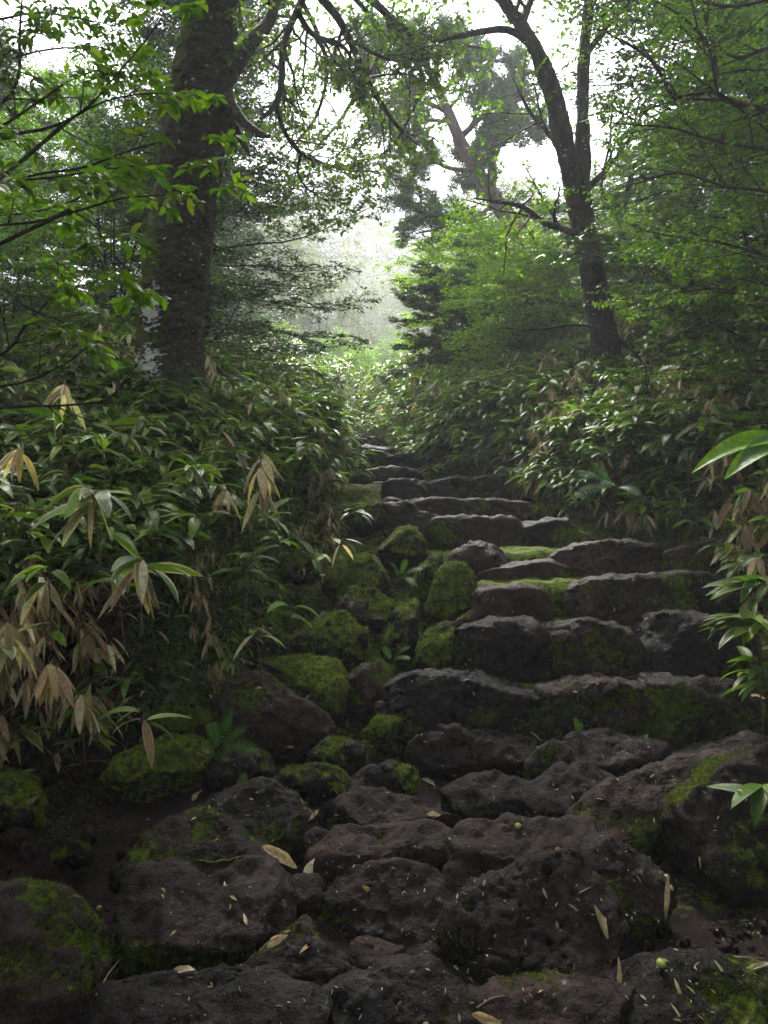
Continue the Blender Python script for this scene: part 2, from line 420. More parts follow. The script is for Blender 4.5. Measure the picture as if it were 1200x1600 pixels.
# first (lowest) row
step('widest step stone, long pale-topped block at the left end of the lowest full step', [(606,1075),(650,1056),(700,1054),(760,1068),(832,1087),(838,1130),(830,1156),(760,1166),(700,1160),(630,1150),(608,1112)], 4.3, moss=.22, level=6)
step('middle block of the lowest full step, dark with a mossy lower half', [(840,1077),(880,1065),(940,1058),(985,1072),(984,1120),(960,1148),(880,1158),(843,1140)], 4.3, moss=.38, level=6)
step('broad mossy block at the right end of the lowest full step', [(988,1064),(1050,1060),(1100,1065),(1145,1075),(1170,1100),(1165,1145),(1100,1166),(1030,1162),(990,1140)], 4.3, moss=.46, level=6)
step('squarish dark block at the left end of the second step up', [(717,987),(770,971),(825,972),(852,992),(852,1045),(825,1078),(765,1080),(718,1055)], 4.7, moss=.34, level=6)
step('middle block of the second step up, brown and rough', [(856,977),(910,975),(975,985),(990,1015),(984,1065),(870,1075),(856,1030)], 4.7, moss=.30, level=6)
step('block with a smooth pale cap at the right end of the second step up', [(992,975),(1025,966),(1090,963),(1125,985),(1163,1000),(1160,1055),(1100,1074),(996,1066)], 4.7, moss=.25, level=6)
step('low block at the left end of the third step up', [(741,925),(790,919),(840,920),(852,945),(850,978),(775,982),(740,970)], 5.15, moss=.24)
step('long dark block in the middle of the third step up, above a green joint', [(885,925),(905,912),(950,903),(1010,899),(1030,915),(1038,968),(970,984),(895,978),(885,950)], 5.15, moss=.30, level=6)
step('mossy block at the right end of the third step up', [(1038,903),(1080,899),(1140,908),(1152,950),(1135,980),(1050,972),(1036,930)], 5.15, moss=.52)
rock('green moss cushion filling the joint of the third step', [(850,920),(888,920),(892,974),(850,976)], 5.2, 20, .25, .85, name='moss_cushion', cat='moss cushion')
step('low flat block at the left end of the fourth step up', [(750,897),(800,882),(850,875),(877,890),(876,922),(810,926),(752,922)], 5.6, moss=.22)
step('long layered block with a ridged top in the fourth step up', [(858,870),(900,855),(975,848),(1020,857),(1028,898),(960,908),(880,904)], 5.65, moss=.28, level=6)
step('moss covered block at the right end of the fourth step up', [(1025,860),(1075,850),(1140,842),(1152,895),(1080,910),(1032,900)], 5.6, moss=.60)
rock('small bluish grey stone between the fourth step and the brown boulder', [(800,872),(820,861),(850,866),(858,880),(830,886),(804,884)], 5.9, 30, .2, .05)
rock('rounded brown boulder behind the left end of the fourth step', [(690,880),(725,855),(775,858),(803,880),(790,900),(740,905),(700,900)], 5.75, 30, .35, .15)
rock('mossy knob standing left of the fourth step', [(675,900),(702,884),(735,890),(745,930),(738,968),(700,985),(668,960)], 5.3, 25, .35, .62)
step('flat slab at the left end of the fifth step up', [(596,802),(635,800),(684,822),(684,846),(655,852),(605,836)], 6.4, moss=.12, tilt=30)
step('long block in the middle of the fifth step up with grass at its foot', [(677,814),(725,809),(800,815),(812,840),(795,866),(725,860),(680,850)], 6.3, moss=.34)
step('block at the right end of the fifth step up running into moss', [(805,820),(880,812),(895,832),(925,842),(890,864),(850,868),(808,858)], 6.3, moss=.42)
step('left block of the sixth step up', [(632,788),(675,781),(722,784),(726,812),(680,818),(636,808)], 7.05, moss=.26)
step('right block of the sixth step up', [(725,784),(775,780),(822,785),(824,812),(775,816),(728,812)], 7.05, moss=.32)
rock('mossy stone right of the sixth step', [(820,790),(850,794),(872,804),(868,820),(822,816)], 7.0, 25, .3, .6)
rock('small pale stone left of the sixth step', [(596,782),(625,782),(637,798),(625,806),(596,802)], 7.1, 20, .3, .2)
step('left block of the seventh step up', [(600,757),(630,752),(668,755),(672,780),(650,790),(600,782)], 7.85, moss=.26)
step('arched middle block of the seventh step up', [(670,759),(700,750),(735,749),(739,778),(700,786),(672,786)], 7.85, moss=.36)
step('right block of the seventh step up', [(738,752),(775,745),(805,750),(806,776),(775,782),(740,780)], 7.85, moss=.42)
rock('low green mossy rock at the right end of the seventh step', [(802,772),(840,762),(874,760),(876,782),(830,790),(804,786)], 7.7, 25, .35, .8)
step('dark block of the eighth step up', [(573,738),(610,732),(653,738),(660,754),(610,758),(576,754)], 8.65, moss=.12)
rock('flat stone with a green edge right of the eighth step', [(601,722),(637,715),(664,726),(650,738),(612,736)], 9.1, 30, .4, .35)
rock('big squared dark boulder at the left side of the upper steps', [(515,712),(543,710),(568,722),(568,748),(535,754),(515,742)], 8.6, 12, .45, .12, p=4)
step('rounded block of the ninth step up', [(560,712),(580,706),(612,712),(605,729),(570,730)], 9.4, moss=.15)
step('thin slab of the tenth step up', [(525,700),(575,698),(613,703),(610,714),(560,714),(528,712)], 10.2, moss=.15)
step('small rounded block under the topmost slab of the stair', [(537,689),(560,686),(577,692),(574,701),(540,702)], 11.0, moss=.12)
step('right end block near the top of the stair', [(574,687),(597,686),(606,697),(600,702),(576,701)], 11.0, moss=.25)
step('topmost slab of the stair', [(525,682),(570,681),(575,689),(540,691),(525,689)], 11.7, moss=.15)
for k, (x0, x1, y, d) in enumerate([(575, 605, 766, 8.2), (540, 570, 757, 8.5), (528, 560, 706, 9.9), (615, 660, 744, 8.4), (560, 590, 722, 9.0)]):
    rock('small stone wedged between the upper steps', [(x0, y), (x0 + 8, y - 6), (x1 - 5, y - 7), (x1, y + 2), (x1 - 8, y + 8), (x0 + 5, y + 8)], d, 25, .3, .2, name='small_stone', cat='stone', group='small stones wedged between the upper steps', level=4)
# boulders left of the stair
rock('large pointed grey boulder with mossy right shoulder beside the fern', [(335,1105),(360,1075),(412,1058),(450,1085),(522,1140),(495,1178),(440,1194),(388,1178),(342,1140)], 4.2, 38, .42, .26, level=6)
rock('bright green moss covered slab lying on the soil at the left', [(162,1225),(200,1190),(260,1168),(320,1150),(342,1172),(332,1205),(280,1236),(225,1256),(170,1252)], 3.85, 45, .34, .72, level=6)
rock('domed mossy boulder with a small plant, left of the stair', [(458,1003),(500,962),(545,973),(587,1000),(578,1038),(500,1050),(460,1030)], 4.9, 35, .42, .60)
rock('low flat mossy slab behind the pointed grey boulder', [(368,1048),(450,1038),(550,1048),(560,1090),(525,1122),(470,1104),(420,1070)], 4.55, 50, .35, .58)
rock('mossy boulder touching the left end of the lowest full step', [(550,1052),(595,1038),(622,1058),(615,1118),(580,1132),(535,1112)], 4.55, 30, .35, .55)
rock('small bright mossy stone under the lowest full step', [(568,1152),(592,1120),(624,1126),(620,1155),(596,1172)], 4.1, 30, .25, .85)
rock('dark stone with a flat top right of the pointed boulder', [(478,1187),(515,1158),(552,1168),(578,1188),(565,1216),(500,1214)], 3.95, 45, .28, .30)
rock('stone with moss on its left half beside the fern at the path', [(424,1224),(460,1202),(525,1208),(552,1235),(540,1258),(452,1264)], 3.7, 50, .26, .45)
rock('small rounded stone beside the dark porous rock', [(572,1222),(608,1198),(652,1206),(658,1240),(620,1262),(576,1256)], 3.7, 45, .26, .30)
rock('mossy boulder in the shade under the left bank leaves', [(503,885),(540,873),(590,880),(608,910),(592,940),(530,950),(503,920)], 5.7, 30, .5, .62)
rock('small mossy stone with two tiny caps below the left bank', [(436,884),(468,870),(498,888),(494,910),(448,912)], 5.5, 30, .3, .68)
rock('upright mossy boulder with pale spots left of the fifth step', [(591,855),(620,835),(650,833),(669,860),(662,882),(617,888),(592,873)], 6.0, 25, .45, .52)
rock('narrow upright stone with a mossy side in the green gully', [(598,1000),(620,950),(650,938),(658,1000),(642,1042),(600,1034)], 5.0, 25, .3, .40)
rock('mossy ledge on the left of the brown boulder', [(638,935),(664,882),(692,868),(702,900),(690,958),(658,964)], 5.6, 35, .4, .62)
rock('low mossy stone at the left end of the second step', [(640,1050),(660,1000),(700,985),(718,1010),(714,1052),(670,1064)], 4.85, 40, .35, .66)
rock('long mossy ledge under the left bank near the sixth step', [(536,812),(590,800),(636,822),(622,842),(587,850),(540,832)], 6.6, 35, .5, .72)
rock('dark mossy dome behind the domed boulder', [(512,945),(570,922),(614,945),(606,985),(540,990),(512,970)], 5.35, 35, .4, .42)
rock('mossy stone in shade below the bank litter', [(380,1010),(430,990),(462,1010),(455,1040),(400,1048)], 4.9, 40, .3, .5)
rock('moss covered stone at the foot of the left bank wall', [(225,1130),(270,1110),(335,1120),(350,1150),(300,1168),(240,1165)], 4.2, 40, .3, .6)
rock('stone in shade between the mossy slab and the fern', [(330,1200),(370,1180),(430,1190),(425,1225),(380,1245),(335,1232)], 3.85, 45, .3, .42)
rock('low mossy stone left of the third step', [(700,985),(735,960),(745,975),(722,1000)], 4.95, 30, .25, .6, level=4)
# floor of the path
rock('mossy boulder filling the bottom left corner', [(-40,1410),(60,1400),(115,1425),(190,1482),(204,1525),(168,1575),(138,1625),(-40,1650)], 2.5, 58, .3, .40, level=6, tuft=14000, p=5, top_bias=0)
rock('large smooth dark slab left of centre with concentric ridges', [(215,1395),(235,1368),(310,1356),(390,1353),(428,1375),(437,1415),(422,1472),(350,1508),(280,1528),(222,1548),(200,1512),(205,1460)], 2.75, 58, 0.23, .20, level=6, rough=1.2, top_bias=-.22, grow=1.23, p=6.0, dsc=.55)
rock('sloping rock with moss patches behind the large smooth slab', [(213,1352),(255,1290),(300,1272),(350,1303),(425,1345),(400,1362),(300,1372),(225,1380)], 3.12, 58, 0.23, .36, level=6, top_bias=-.22, grow=1.23, p=6.0, dsc=.55)
rock('rough lichen speckled boulder below the fern, left of the fallen leaves', [(325,1285),(360,1255),(425,1230),(452,1255),(498,1300),(482,1328),(400,1330),(345,1318)], 3.4, 52, 0.25, .38, level=6, top_bias=-.22, grow=1.23, p=6.0, dsc=.55)
rock('wide low dark rock in the middle behind the fallen leaf', [(500,1282),(540,1255),(590,1250),(640,1268),(702,1290),(690,1312),(600,1318),(520,1308)], 3.4, 58, 0.20, .24, level=6, top_bias=-.22, grow=1.23, p=6.0, dsc=.55)
rock('dark brown slab along the bottom edge left of centre', [(135,1615),(200,1560),(280,1526),(350,1530),(430,1545),(482,1572),(508,1612),(490,1660),(135,1660)], 2.4, 60, 0.23, .12, level=6, top_bias=-.22, grow=1.23, p=6.0, dsc=.55)
rock('rounded brown stone between the two slabs at the bottom', [(388,1522),(440,1480),(475,1453),(507,1480),(542,1522),(532,1562),(475,1575),(410,1545)], 2.62, 50, 0.22, .18, level=6, top_bias=-.22, grow=1.23, p=6.0, dsc=.55)
rock('humped dark rock with mossy foot left of the porous boulder', [(495,1432),(560,1380),(620,1350),(662,1368),(718,1440),(704,1482),(640,1494),(560,1474),(500,1464)], 2.98, 48, 0.25, .24, level=6, top_bias=-.22, grow=1.23, p=6.0, dsc=.55)
rock('big porous lava boulder full of holes in the foreground', [(718,1440),(750,1400),(810,1373),(880,1366),(922,1398),(952,1465),(952,1522),(910,1540),(800,1550),(758,1520),(720,1512)], 2.78, 45, 0.28, .10, level=6, pits=1.7, rough=.9, top_bias=-.22, grow=1.23, p=6.0, dsc=.55)
rock('rock with a green mossy flank right behind the porous boulder', [(893,1352),(925,1312),(962,1335),(1002,1350),(1028,1400),(1018,1442),(950,1462),(908,1412)], 3.0, 40, 0.27, .38, level=6, top_bias=-.22, grow=1.23, p=6.0, dsc=.55)
rock('low rounded slab at the bottom edge right of centre', [(752,1562),(800,1541),(880,1544),(962,1555),(980,1610),(950,1660),(735,1660)], 2.4, 58, 0.22, .28, level=6, top_bias=-.22, grow=1.23, p=6.0, dsc=.55)
rock('mossy slab in the bottom right corner', [(975,1532),(1050,1518),(1150,1524),(1240,1542),(1250,1660),(975,1660)], 2.45, 58, 0.23, .40, level=6, top_bias=-.22, grow=1.23, p=6.0, dsc=.55)
rock('dark slab at the bottom edge in the centre', [(498,1590),(540,1538),(600,1512),(650,1520),(702,1550),(742,1590),(742,1660),(505,1660)], 2.42, 58, 0.20, .14, level=6, top_bias=-.22, grow=1.23, p=6.0, dsc=.55)
rock('flat grey rock in the centre below the wide low rock', [(498,1372),(512,1335),(560,1310),(640,1298),(700,1312),(742,1335),(700,1362),(640,1352),(560,1378)], 3.18, 64, 0.19, .14, level=6, top_bias=-.22, grow=1.23, p=6.0, dsc=.55)
rock('flat smooth rock behind the porous boulder', [(698,1340),(735,1305),(790,1297),(870,1288),(908,1310),(892,1352),(800,1374),(740,1372)], 3.12, 66, 0.17, .12, level=6, top_bias=-.22, grow=1.23, p=6.0, dsc=.55)
rock('dark lump between the humped rock and the porous boulder', [(688,1378),(720,1352),(752,1368),(745,1408),(706,1436)], 3.0, 50, 0.16, .18, top_bias=-.22, grow=1.23, p=6.0, dsc=.55)
rock('dark pitted rock below the lowest full step', [(653,1172),(690,1147),(765,1153),(819,1165),(817,1195),(780,1212),(700,1224),(656,1204)], 3.98, 35, 0.23, .12, level=6, pits=.5, top_bias=-.22, grow=1.23, p=6.0, dsc=.55)
rock('dark rounded rock in the middle of the rubble', [(688,1252),(740,1225),(800,1219),(824,1240),(795,1282),(720,1288)], 3.6, 55, 0.19, .14, top_bias=-.22, grow=1.23, p=6.0, dsc=.55)
rock('dark lumpy rock above the small green fruit', [(818,1248),(870,1215),(942,1213),(964,1240),(905,1282),(840,1288)], 3.58, 58, 0.19, .14, top_bias=-.22, grow=1.23, p=6.0, dsc=.55)
rock('flat dark shelf below the middle step block', [(888,1168),(960,1150),(1035,1172),(1028,1202),(940,1218),(888,1200)], 3.95, 55, 0.20, .20, top_bias=-.22, grow=1.23, p=6.0, dsc=.55)
rock('small mossy stone at the foot of the lowest full step', [(818,1205),(858,1162),(888,1180),(882,1215),(842,1228)], 3.88, 40, 0.17, .42, top_bias=-.22, grow=1.23, p=6.0, dsc=.55)
rock('large sloping dark slab at the right of the rubble', [(902,1292),(930,1255),(990,1228),(1070,1198),(1130,1178),(1150,1195),(1085,1250),(1025,1300),(1000,1335),(940,1334)], 3.5, 58, 0.22, .14, level=6, top_bias=-.22, grow=1.23, p=6.0, dsc=.55)
rock('huge mossy boulder overhanging a dark hollow at the right edge', [(1040,1310),(1062,1245),(1110,1205),(1170,1180),(1260,1172),(1330,1260),(1300,1390),(1180,1400),(1090,1400),(1042,1362)], 3.3, 14, .55, .55, level=6, tuft=16000)
rock('mossy stone at the left edge of the soil patch', [(-30,1225),(20,1212),(62,1222),(72,1255),(58,1292),(-20,1305)], 3.6, 50, .3, .6)
rock('small round mossy stone on the soil patch', [(80,1332),(100,1318),(138,1320),(146,1340),(120,1352),(85,1350)], 3.25, 50, .12, .55, level=4)
rock('small bluish black stone between the bottom slabs', [(643,1488),(668,1478),(692,1494),(682,1516),(650,1512)], 2.72, 50, 0.11, .05, level=4, top_bias=-.22, grow=1.23, p=6.0, dsc=.55)
rock('smooth stone half buried right of the lowest full step', [(1040,1190),(1100,1168),(1170,1160),(1210,1175),(1190,1200),(1100,1215)], 3.95, 55, 0.20, .30, top_bias=-.22, grow=1.23, p=6.0, dsc=.55)
rock('rubble stone left of the wide low rock', [(470,1320),(500,1302),(530,1312),(528,1335),(490,1342)], 3.25, 55, 0.12, .15, level=4, top_bias=-.22, grow=1.23, p=6.0, dsc=.55)
rock('rough dark stone left of the flat centre rock', [(555,1215),(592,1205),(600,1235),(585,1262),(545,1258)], 3.72, 45, 0.17, .25, level=4, top_bias=-.22, grow=1.23, p=6.0, dsc=.55)
rock('brown rubble stone near the broken leaf', [(440,1395),(480,1372),(505,1385),(500,1415),(460,1425)], 2.98, 58, 0.11, .08, level=4, top_bias=-.22, grow=1.23, p=6.0, dsc=.55)
rock('low brown stone beside the small round stone', [(540,1478),(590,1468),(625,1490),(610,1520),(560,1522)], 2.72, 58, 0.11, .14, level=5, top_bias=-.22, grow=1.23, p=6.0, dsc=.55)
rock('brown low stone against the bottom slab', [(345,1545),(380,1525),(400,1540),(390,1560),(350,1562)], 2.55, 50, 0.09, .14, level=4, top_bias=-.22, grow=1.23, p=6.0, dsc=.55)
# medium rubble that fills the gaps
rngr = np.random.default_rng(4)
pxs = []
for k in range(400):
    px, py = rngr.uniform(240, 1010), rngr.uniform(1190, 1580)
    if all((px - a) ** 2 + ((py - b) * 1.4) ** 2 > 48 ** 2 for a, b in pxs): pxs.append((px, py))
RB = []
for k in range(5):
    a = np.linspace(0, 2 * np.pi, 9)[:-1]; r = rngr.uniform(22, 34, 8)
    poly = np.stack([600 + r * 1.3 * np.cos(a), 1300 + r * np.sin(a)], 1)
    V, F, N, m, O, size = shape_rock(poly, 3.4, 70, .11, moss=.22, seed=900 + k, level=4)
    me = mesh('small_stone', V, F, M_ROCK, attrs={'moss': m, 'lichen': np.full(len(V), .3)}, origin=O)
    RB.append(me)
first = [True] * 5
for k, (px, py) in enumerate(pxs[:34]):
    d = 1.56 * FPX / (py - 800); x = pxX(px, d); z = float(ground_z(np.array([x]), np.array([d]))[0])
    s = RB[k % 5]
    o = s if first[k % 5] else s.copy()
    if not first[k % 5]: SC.collection.objects.link(o)
    first[k % 5] = False
    o.location = (x, d, z - .015); o.rotation_euler = (rngr.uniform(-.3, .3), rngr.uniform(-.3, .3), rngr.uniform(0, 6.28))
    q = rngr.uniform(.7, 1.3); o.scale = (q, q, q * rngr.uniform(.8, 1.3))
    tag(o, 'dark stone of the rubble wedged between the big path rocks', 'stone', 'rubble stones between the path rocks')
# pebbles on the soil at the left
PB = []
for k in range(5):
    a = np.linspace(0, 2 * np.pi, 8)[:-1]; r = rngr.uniform(9, 14, 7)
    poly = np.stack([600 + r * 1.3 * np.cos(a), 1300 + r * np.sin(a)], 1)
    V, F, N, m, O, size = shape_rock(poly, 3.4, 60, .05, moss=.0, seed=950 + k, level=3)
    PB.append(mesh('pebble', V, F, M_ROCK, attrs={'moss': m - .4, 'lichen': np.zeros(len(V))}, origin=O))
for k in range(230):
    if k < 120: px, py = rngr.uniform(0, 330), 1225 + 190 * rngr.random() ** 1.5
    elif k < 170: px, py = rngr.uniform(330, 1190), rngr.uniform(1230, 1590)
    else: px, py = rngr.uniform(960, 1200), rngr.uniform(1440, 1530)
    if k < 5: px, py = [(180, 1282), (215, 1290), (245, 1292), (135, 1340), (25, 1345)][k]
    d = 1.56 * FPX / (py - 800); x = pxX(px, d); z = float(ground_z(np.array([x]), np.array([d]))[0])
    s = PB[k % 5]; o = s if k < 5 else s.copy()
    if k >= 5: SC.collection.objects.link(o)
    q = 1.6 if k < 5 else float(np.clip(rngr.lognormal(-.9, .5), .15, 1.6))
    o.location = (x, d, z + .01 * q); o.scale = (q, q, q); o.rotation_euler = tuple(rngr.uniform(0, 6, 3))
    if px < 330: tag(o, 'small lava pebble lying on the bare soil at the left', 'pebble', 'pebbles on the soil patch')
    else: tag(o, 'small pebble lying between the path rocks', 'pebble', 'pebbles between the path rocks')
# ------------------------------------------------------------------ leaves
Zup = np.array([0, 0, 1.0])
def leaf_strip(base, D, Nn, L, W, droop, col, rng, nseg=5, fold=.18, mf=None, pw=.75, curl=0.0, twist=0.0):
    """long leaves: a bent, folded strip of 3 vertices a row. returns V, F, attrs"""
    n = len(base); D = norm(D); S = norm(np.cross(D, Nn)); L = np.broadcast_to(L, n); W = np.broadcast_to(W, n)
    droop = np.broadcast_to(droop, n); rows = []; c = base.copy(); uu = []
    for i in range(nseg + 1):
        t = i / nseg
        di = norm(D + np.outer(droop * t * 1.6, -Zup)); nn = norm(np.cross(S, di))
        if i: c = c + di * (L / nseg)[:, None]
        wt = (math.sin(math.pi * min(1, (t * .97 + .02)) ** pw)) ** .8 if 0 < i < nseg else .04
        a = twist * t; Sd = S * math.cos(a) + nn * math.sin(a); nd = np.cross(Sd, di)
        h = (W * wt / 2)[:, None]
        f = fold * (1 + curl * t * 3)
        rows += [c - Sd * h + nd * h * f * 1.6, c, c + Sd * h + nd * h * f * 1.6]; uu += [1, 0, 1]
    V = np.stack(rows, 1); k = 3 * (nseg + 1)
    fs = []
    for i in range(nseg):
        for j in (0, 1):
            a = 3 * i + j; fs.append([a, a + 1, a + 4, a + 3])
    F = (np.array(fs)[None] + (np.arange(n) * k)[:, None, None]).reshape(-1, 4)
    mf = np.zeros(n) if mf is None else mf
    att = {'Col': np.repeat(col, k, 0), 'uu': np.tile(np.array(uu, float), n), 'mf': np.repeat(mf, k)}
    return V.reshape(-1, 3), F, att
def leaf_quads(base, D, Nn, L, W, col, bend=.15, fat=.45):
    n = len(base); D = norm(D); S = norm(np.cross(D, Nn)); up = np.cross(S, D)
    L = np.broadcast_to(L, n)[:, None]; W = np.broadcast_to(W, n)[:, None]
    a = base + D * L * fat - S * W / 2 + up * W * .12; b = base + D * L * fat + S * W / 2 + up * W * .12
    t = base + D * L - up * L * bend
    V = np.stack([base, b, t, a], 1).reshape(-1, 3); F = np.arange(4 * n).reshape(-1, 4)
    return V, F, {'Col': np.repeat(col, 4, 0)}
def join(parts):
    V, F, A, o = [], [], {}, 0
    for v, f, a in parts:
        V.append(v); F.append(np.asarray(f) + o); o += len(v)
        for k, x in a.items(): A.setdefault(k, []).append(x)
    return np.vstack(V), (F if len({f.shape[1] for f in F}) > 1 else np.vstack(F)), {k: np.concatenate(x) for k, x in A.items()}
def tubes(pts, rad, k=5):
    """N curves of n points each -> V, F"""
    pts = np.asarray(pts, float); N, n, _ = pts.shape; rad = np.broadcast_to(rad, (N, n))
    T = np.gradient(pts, axis=1); T = norm(T)
    mean = norm(pts[:, -1] - pts[:, 0]); ref = np.where(np.abs(mean[:, 2:3]) > .8, np.array([[1., 0, 0]]), np.array([[0, 0, 1.]]))
    A = norm(np.cross(T, ref[:, None, :])); B = np.cross(T, A)
    th = np.linspace(0, 2 * np.pi, k, endpoint=False)
    V = pts[:, :, None, :] + rad[:, :, None, None] * (A[:, :, None, :] * np.cos(th)[None, None, :, None] + B[:, :, None, :] * np.sin(th)[None, None, :, None])
    idx = np.arange(N * n * k).reshape(N, n, k); nx_ = np.roll(idx, -1, 2)
    F = np.stack([idx[:, :-1], nx_[:, :-1], nx_[:, 1:], idx[:, 1:]], -1).reshape(-1, 4)
    return V.reshape(-1, 3), F, {}
def colvar(base, n, rng, v=.25, h=.08):
    base = np.asarray(base, float)
    c = (base[rng.integers(0, len(base), n)] if base.ndim == 2 else np.tile(base, (n, 1)))
    return np.clip(c * rng.uniform(1 - v, 1 + v, (n, 1)) * (1 + rng.normal(0, h, (n, 3))), .002, 1)

GREENS = np.array([[.080, .165, .008], [.125, .24, .010], [.18, .30, .012], [.050, .11, .010], [.08, .16, .020]])
TAN = np.array([[.56, .44, .27], [.40, .29, .165], [.76, .65, .45], [.24, .165, .095]])

def shoot_leaves(root, lean, H, rng, nl=6, Lr=(.14, .22), dead=0.0, marg=.3, nseg=5, greens=GREENS, face=None):
    """leaves of many dwarf bamboo shoots: root (n,3), lean (n,3), height H"""
    n = len(root); top = root + norm(lean + Zup * 1.0) * H[:, None]
    parts = []; isdead = rng.random(n) < dead; deadl = np.broadcast_to(np.asarray(dead, float), n); outs = []
    for j in range(nl):
        az = rng.uniform(0, 2 * np.pi, n)
        D = np.stack([np.cos(az), np.sin(az), rng.uniform(-.05, .55, n)], 1) + norm(lean + 1e-6) * .35
        if face is not None: D = D + face * .5
        dd = isdead | (rng.random(n) < deadl * .4)
        D[dd] = D[dd] * np.array([.7, .7, 0]) + np.array([0, 0, -.75])
        Nn = norm(Zup + rng.normal(0, .35, (n, 3)))
        base = top - norm(lean + Zup) * (rng.uniform(0, .22, n) * H)[:, None]
        L = rng.uniform(*Lr, n); W = L * rng.uniform(.22, .32, n)
        W = np.where(dd, W * .75, W)
        col = colvar(greens, n, rng, .35); col[dd] = colvar(TAN, n, rng, .3)[dd]
        dr = np.where(dd, rng.uniform(.2, .6, n), rng.uniform(.15, .9, n))
        parts.append(leaf_strip(base + norm(D) * .015, D, Nn, L, W, dr, col, rng, nseg, rng.uniform(.1, .3), (rng.random(n) < marg) * rng.uniform(.5, 1, n)))
    return parts, top
def stems_of(root, top, r=.0022, k=4):
    m = (root + top) / 2 + (top - root)[:, [1, 0, 2]] * np.array([.08, -.08, 0])
    return tubes(np.stack([root, m, top], 1), r, k)

def scatter(n, side, y0, y1, s0, s1, rng, dens=None):
    y = y0 + (y1 - y0) * rng.random(n * 3); s = s0 + (s1 - s0) * rng.random(n * 3) ** 1.15
    x = np.where(side < 0, np.interp(y, _d, XL) - s, np.interp(y, _d, XR) + s)
    vis = (np.abs(x) < y * .56 + .5)
    x, y, s = x[vis][:n], y[vis][:n], s[vis][:n]
    return np.stack([x, y, ground_z(x, y)], 1), s

def sasa_stuff(name, label, side, specs, seed):
    rng = np.random.default_rng(seed); parts, sp = [], []
    for (n, y0, y1, s0, s1, h0, h1, dead, Lr, nseg) in specs:
        root, s = scatter(n, side, y0, y1, s0, s1, rng)
        lean = np.zeros_like(root); lean[:, 0] = -side * np.exp(-s / .5) * .55; lean += rng.normal(0, .22, root.shape) * np.array([1, 1, 0])
        lean[:, 1] -= .12
        H = rng.uniform(h0, h1, len(root)) * (.75 + .25 * sstep(0, .5, s))
        dl = np.clip(dead * 6 * sstep(.0, .45, fbm(root, 1.8, 2, seed)), dead * .5, .9)
        p, top = shoot_leaves(root, lean, H, rng, 7, Lr, dl, .3, nseg)
        parts += p; sp.append(stems_of(root, top))
    V, F, A = join(parts); o = mesh(name, V, F, M_SASA, attrs=A); tag(o, label, 'undergrowth', kind='stuff')
    V, F, A = join(sp); s_ = mesh('stems', V, F, M_STEM, parent=o); s_['kind'] = 'stuff'
    return o
sasa_stuff('bamboo_undergrowth', 'dwarf bamboo leaves covering the left bank under the big trunk', -1,
    [(230, 3.55, 4.12, .06, .9, .22, .5, .30, (.13, .20), 5), (330, 3.6, 5.2, .42, 1.8, .30, .60, .16, (.14, .22), 5), (520, 4.55, 6.7, .02, .55, .12, .30, .12, (.07, .13), 4), (1300, 4.9, 6.5, .30, 3.2, .30, .58, .12, (.13, .20), 4), (650, 6.3, 7.8, .12, 3.4, .30, .62, .10, (.13, .20), 4),
     (1100, 7, 11.5, .05, 4.0, .3, .6, .05, (.12, .18), 3), (900, 11, 18, .0, 6, .3, .6, .03, (.14, .2), 3)], 11)
sasa_stuff('bamboo_undergrowth', 'dwarf bamboo leaves covering the right bank beside the stair', 1,
    [(750, 5.0, 7.2, .05, 2.6, .32, .62, .12, (.14, .23), 5), (2100, 6.3, 9.5, .0, 4.0, .32, .6, .10, (.13, .20), 4),
     (1500, 9, 13, .02, 5.0, .3, .6, .05, (.12, .19), 3), (900, 12.5, 19, .0, 7, .3, .6, .03, (.14, .2), 3)], 12)

# individual dwarf bamboo plants that stand out
def sasa_plant(label, px, py, d, H, nl, Lr, seed, dead=0.0, marg=.5, lean=(0, 0), group='dwarf bamboo plants that stand out of the undergrowth', name='bamboo_plant', cat='bamboo plant', hang=None, n=1, greens=GREENS):
    """px,py = where the leaf whorl shows"""
    rng = np.random.default_rng(seed); top0 = P(px, py, d)
    top = top0 + rng.normal(0, .03, (n, 3)); ln = np.array([lean[0], lean[1], 0.]) + rng.normal(0, .1, (n, 3)) * [1, 1, 0]
    Hn = np.full(n, H); root = top - norm(ln + Zup) * H
    e = empty(name, root[0], label, cat, group)
    parts, _ = shoot_leaves(root, ln, Hn, rng, nl, Lr, dead, marg, 7, greens, hang)
    V, F, A = join(parts); mesh('leaves', V, F, M_SASA, parent=e, attrs=A)
    V, F, A = stems_of(root, top, .0028, 6); mesh('stem', V, F, M_STEM, parent=e)
    return e
LG = 'withered dwarf bamboo on the left bank'
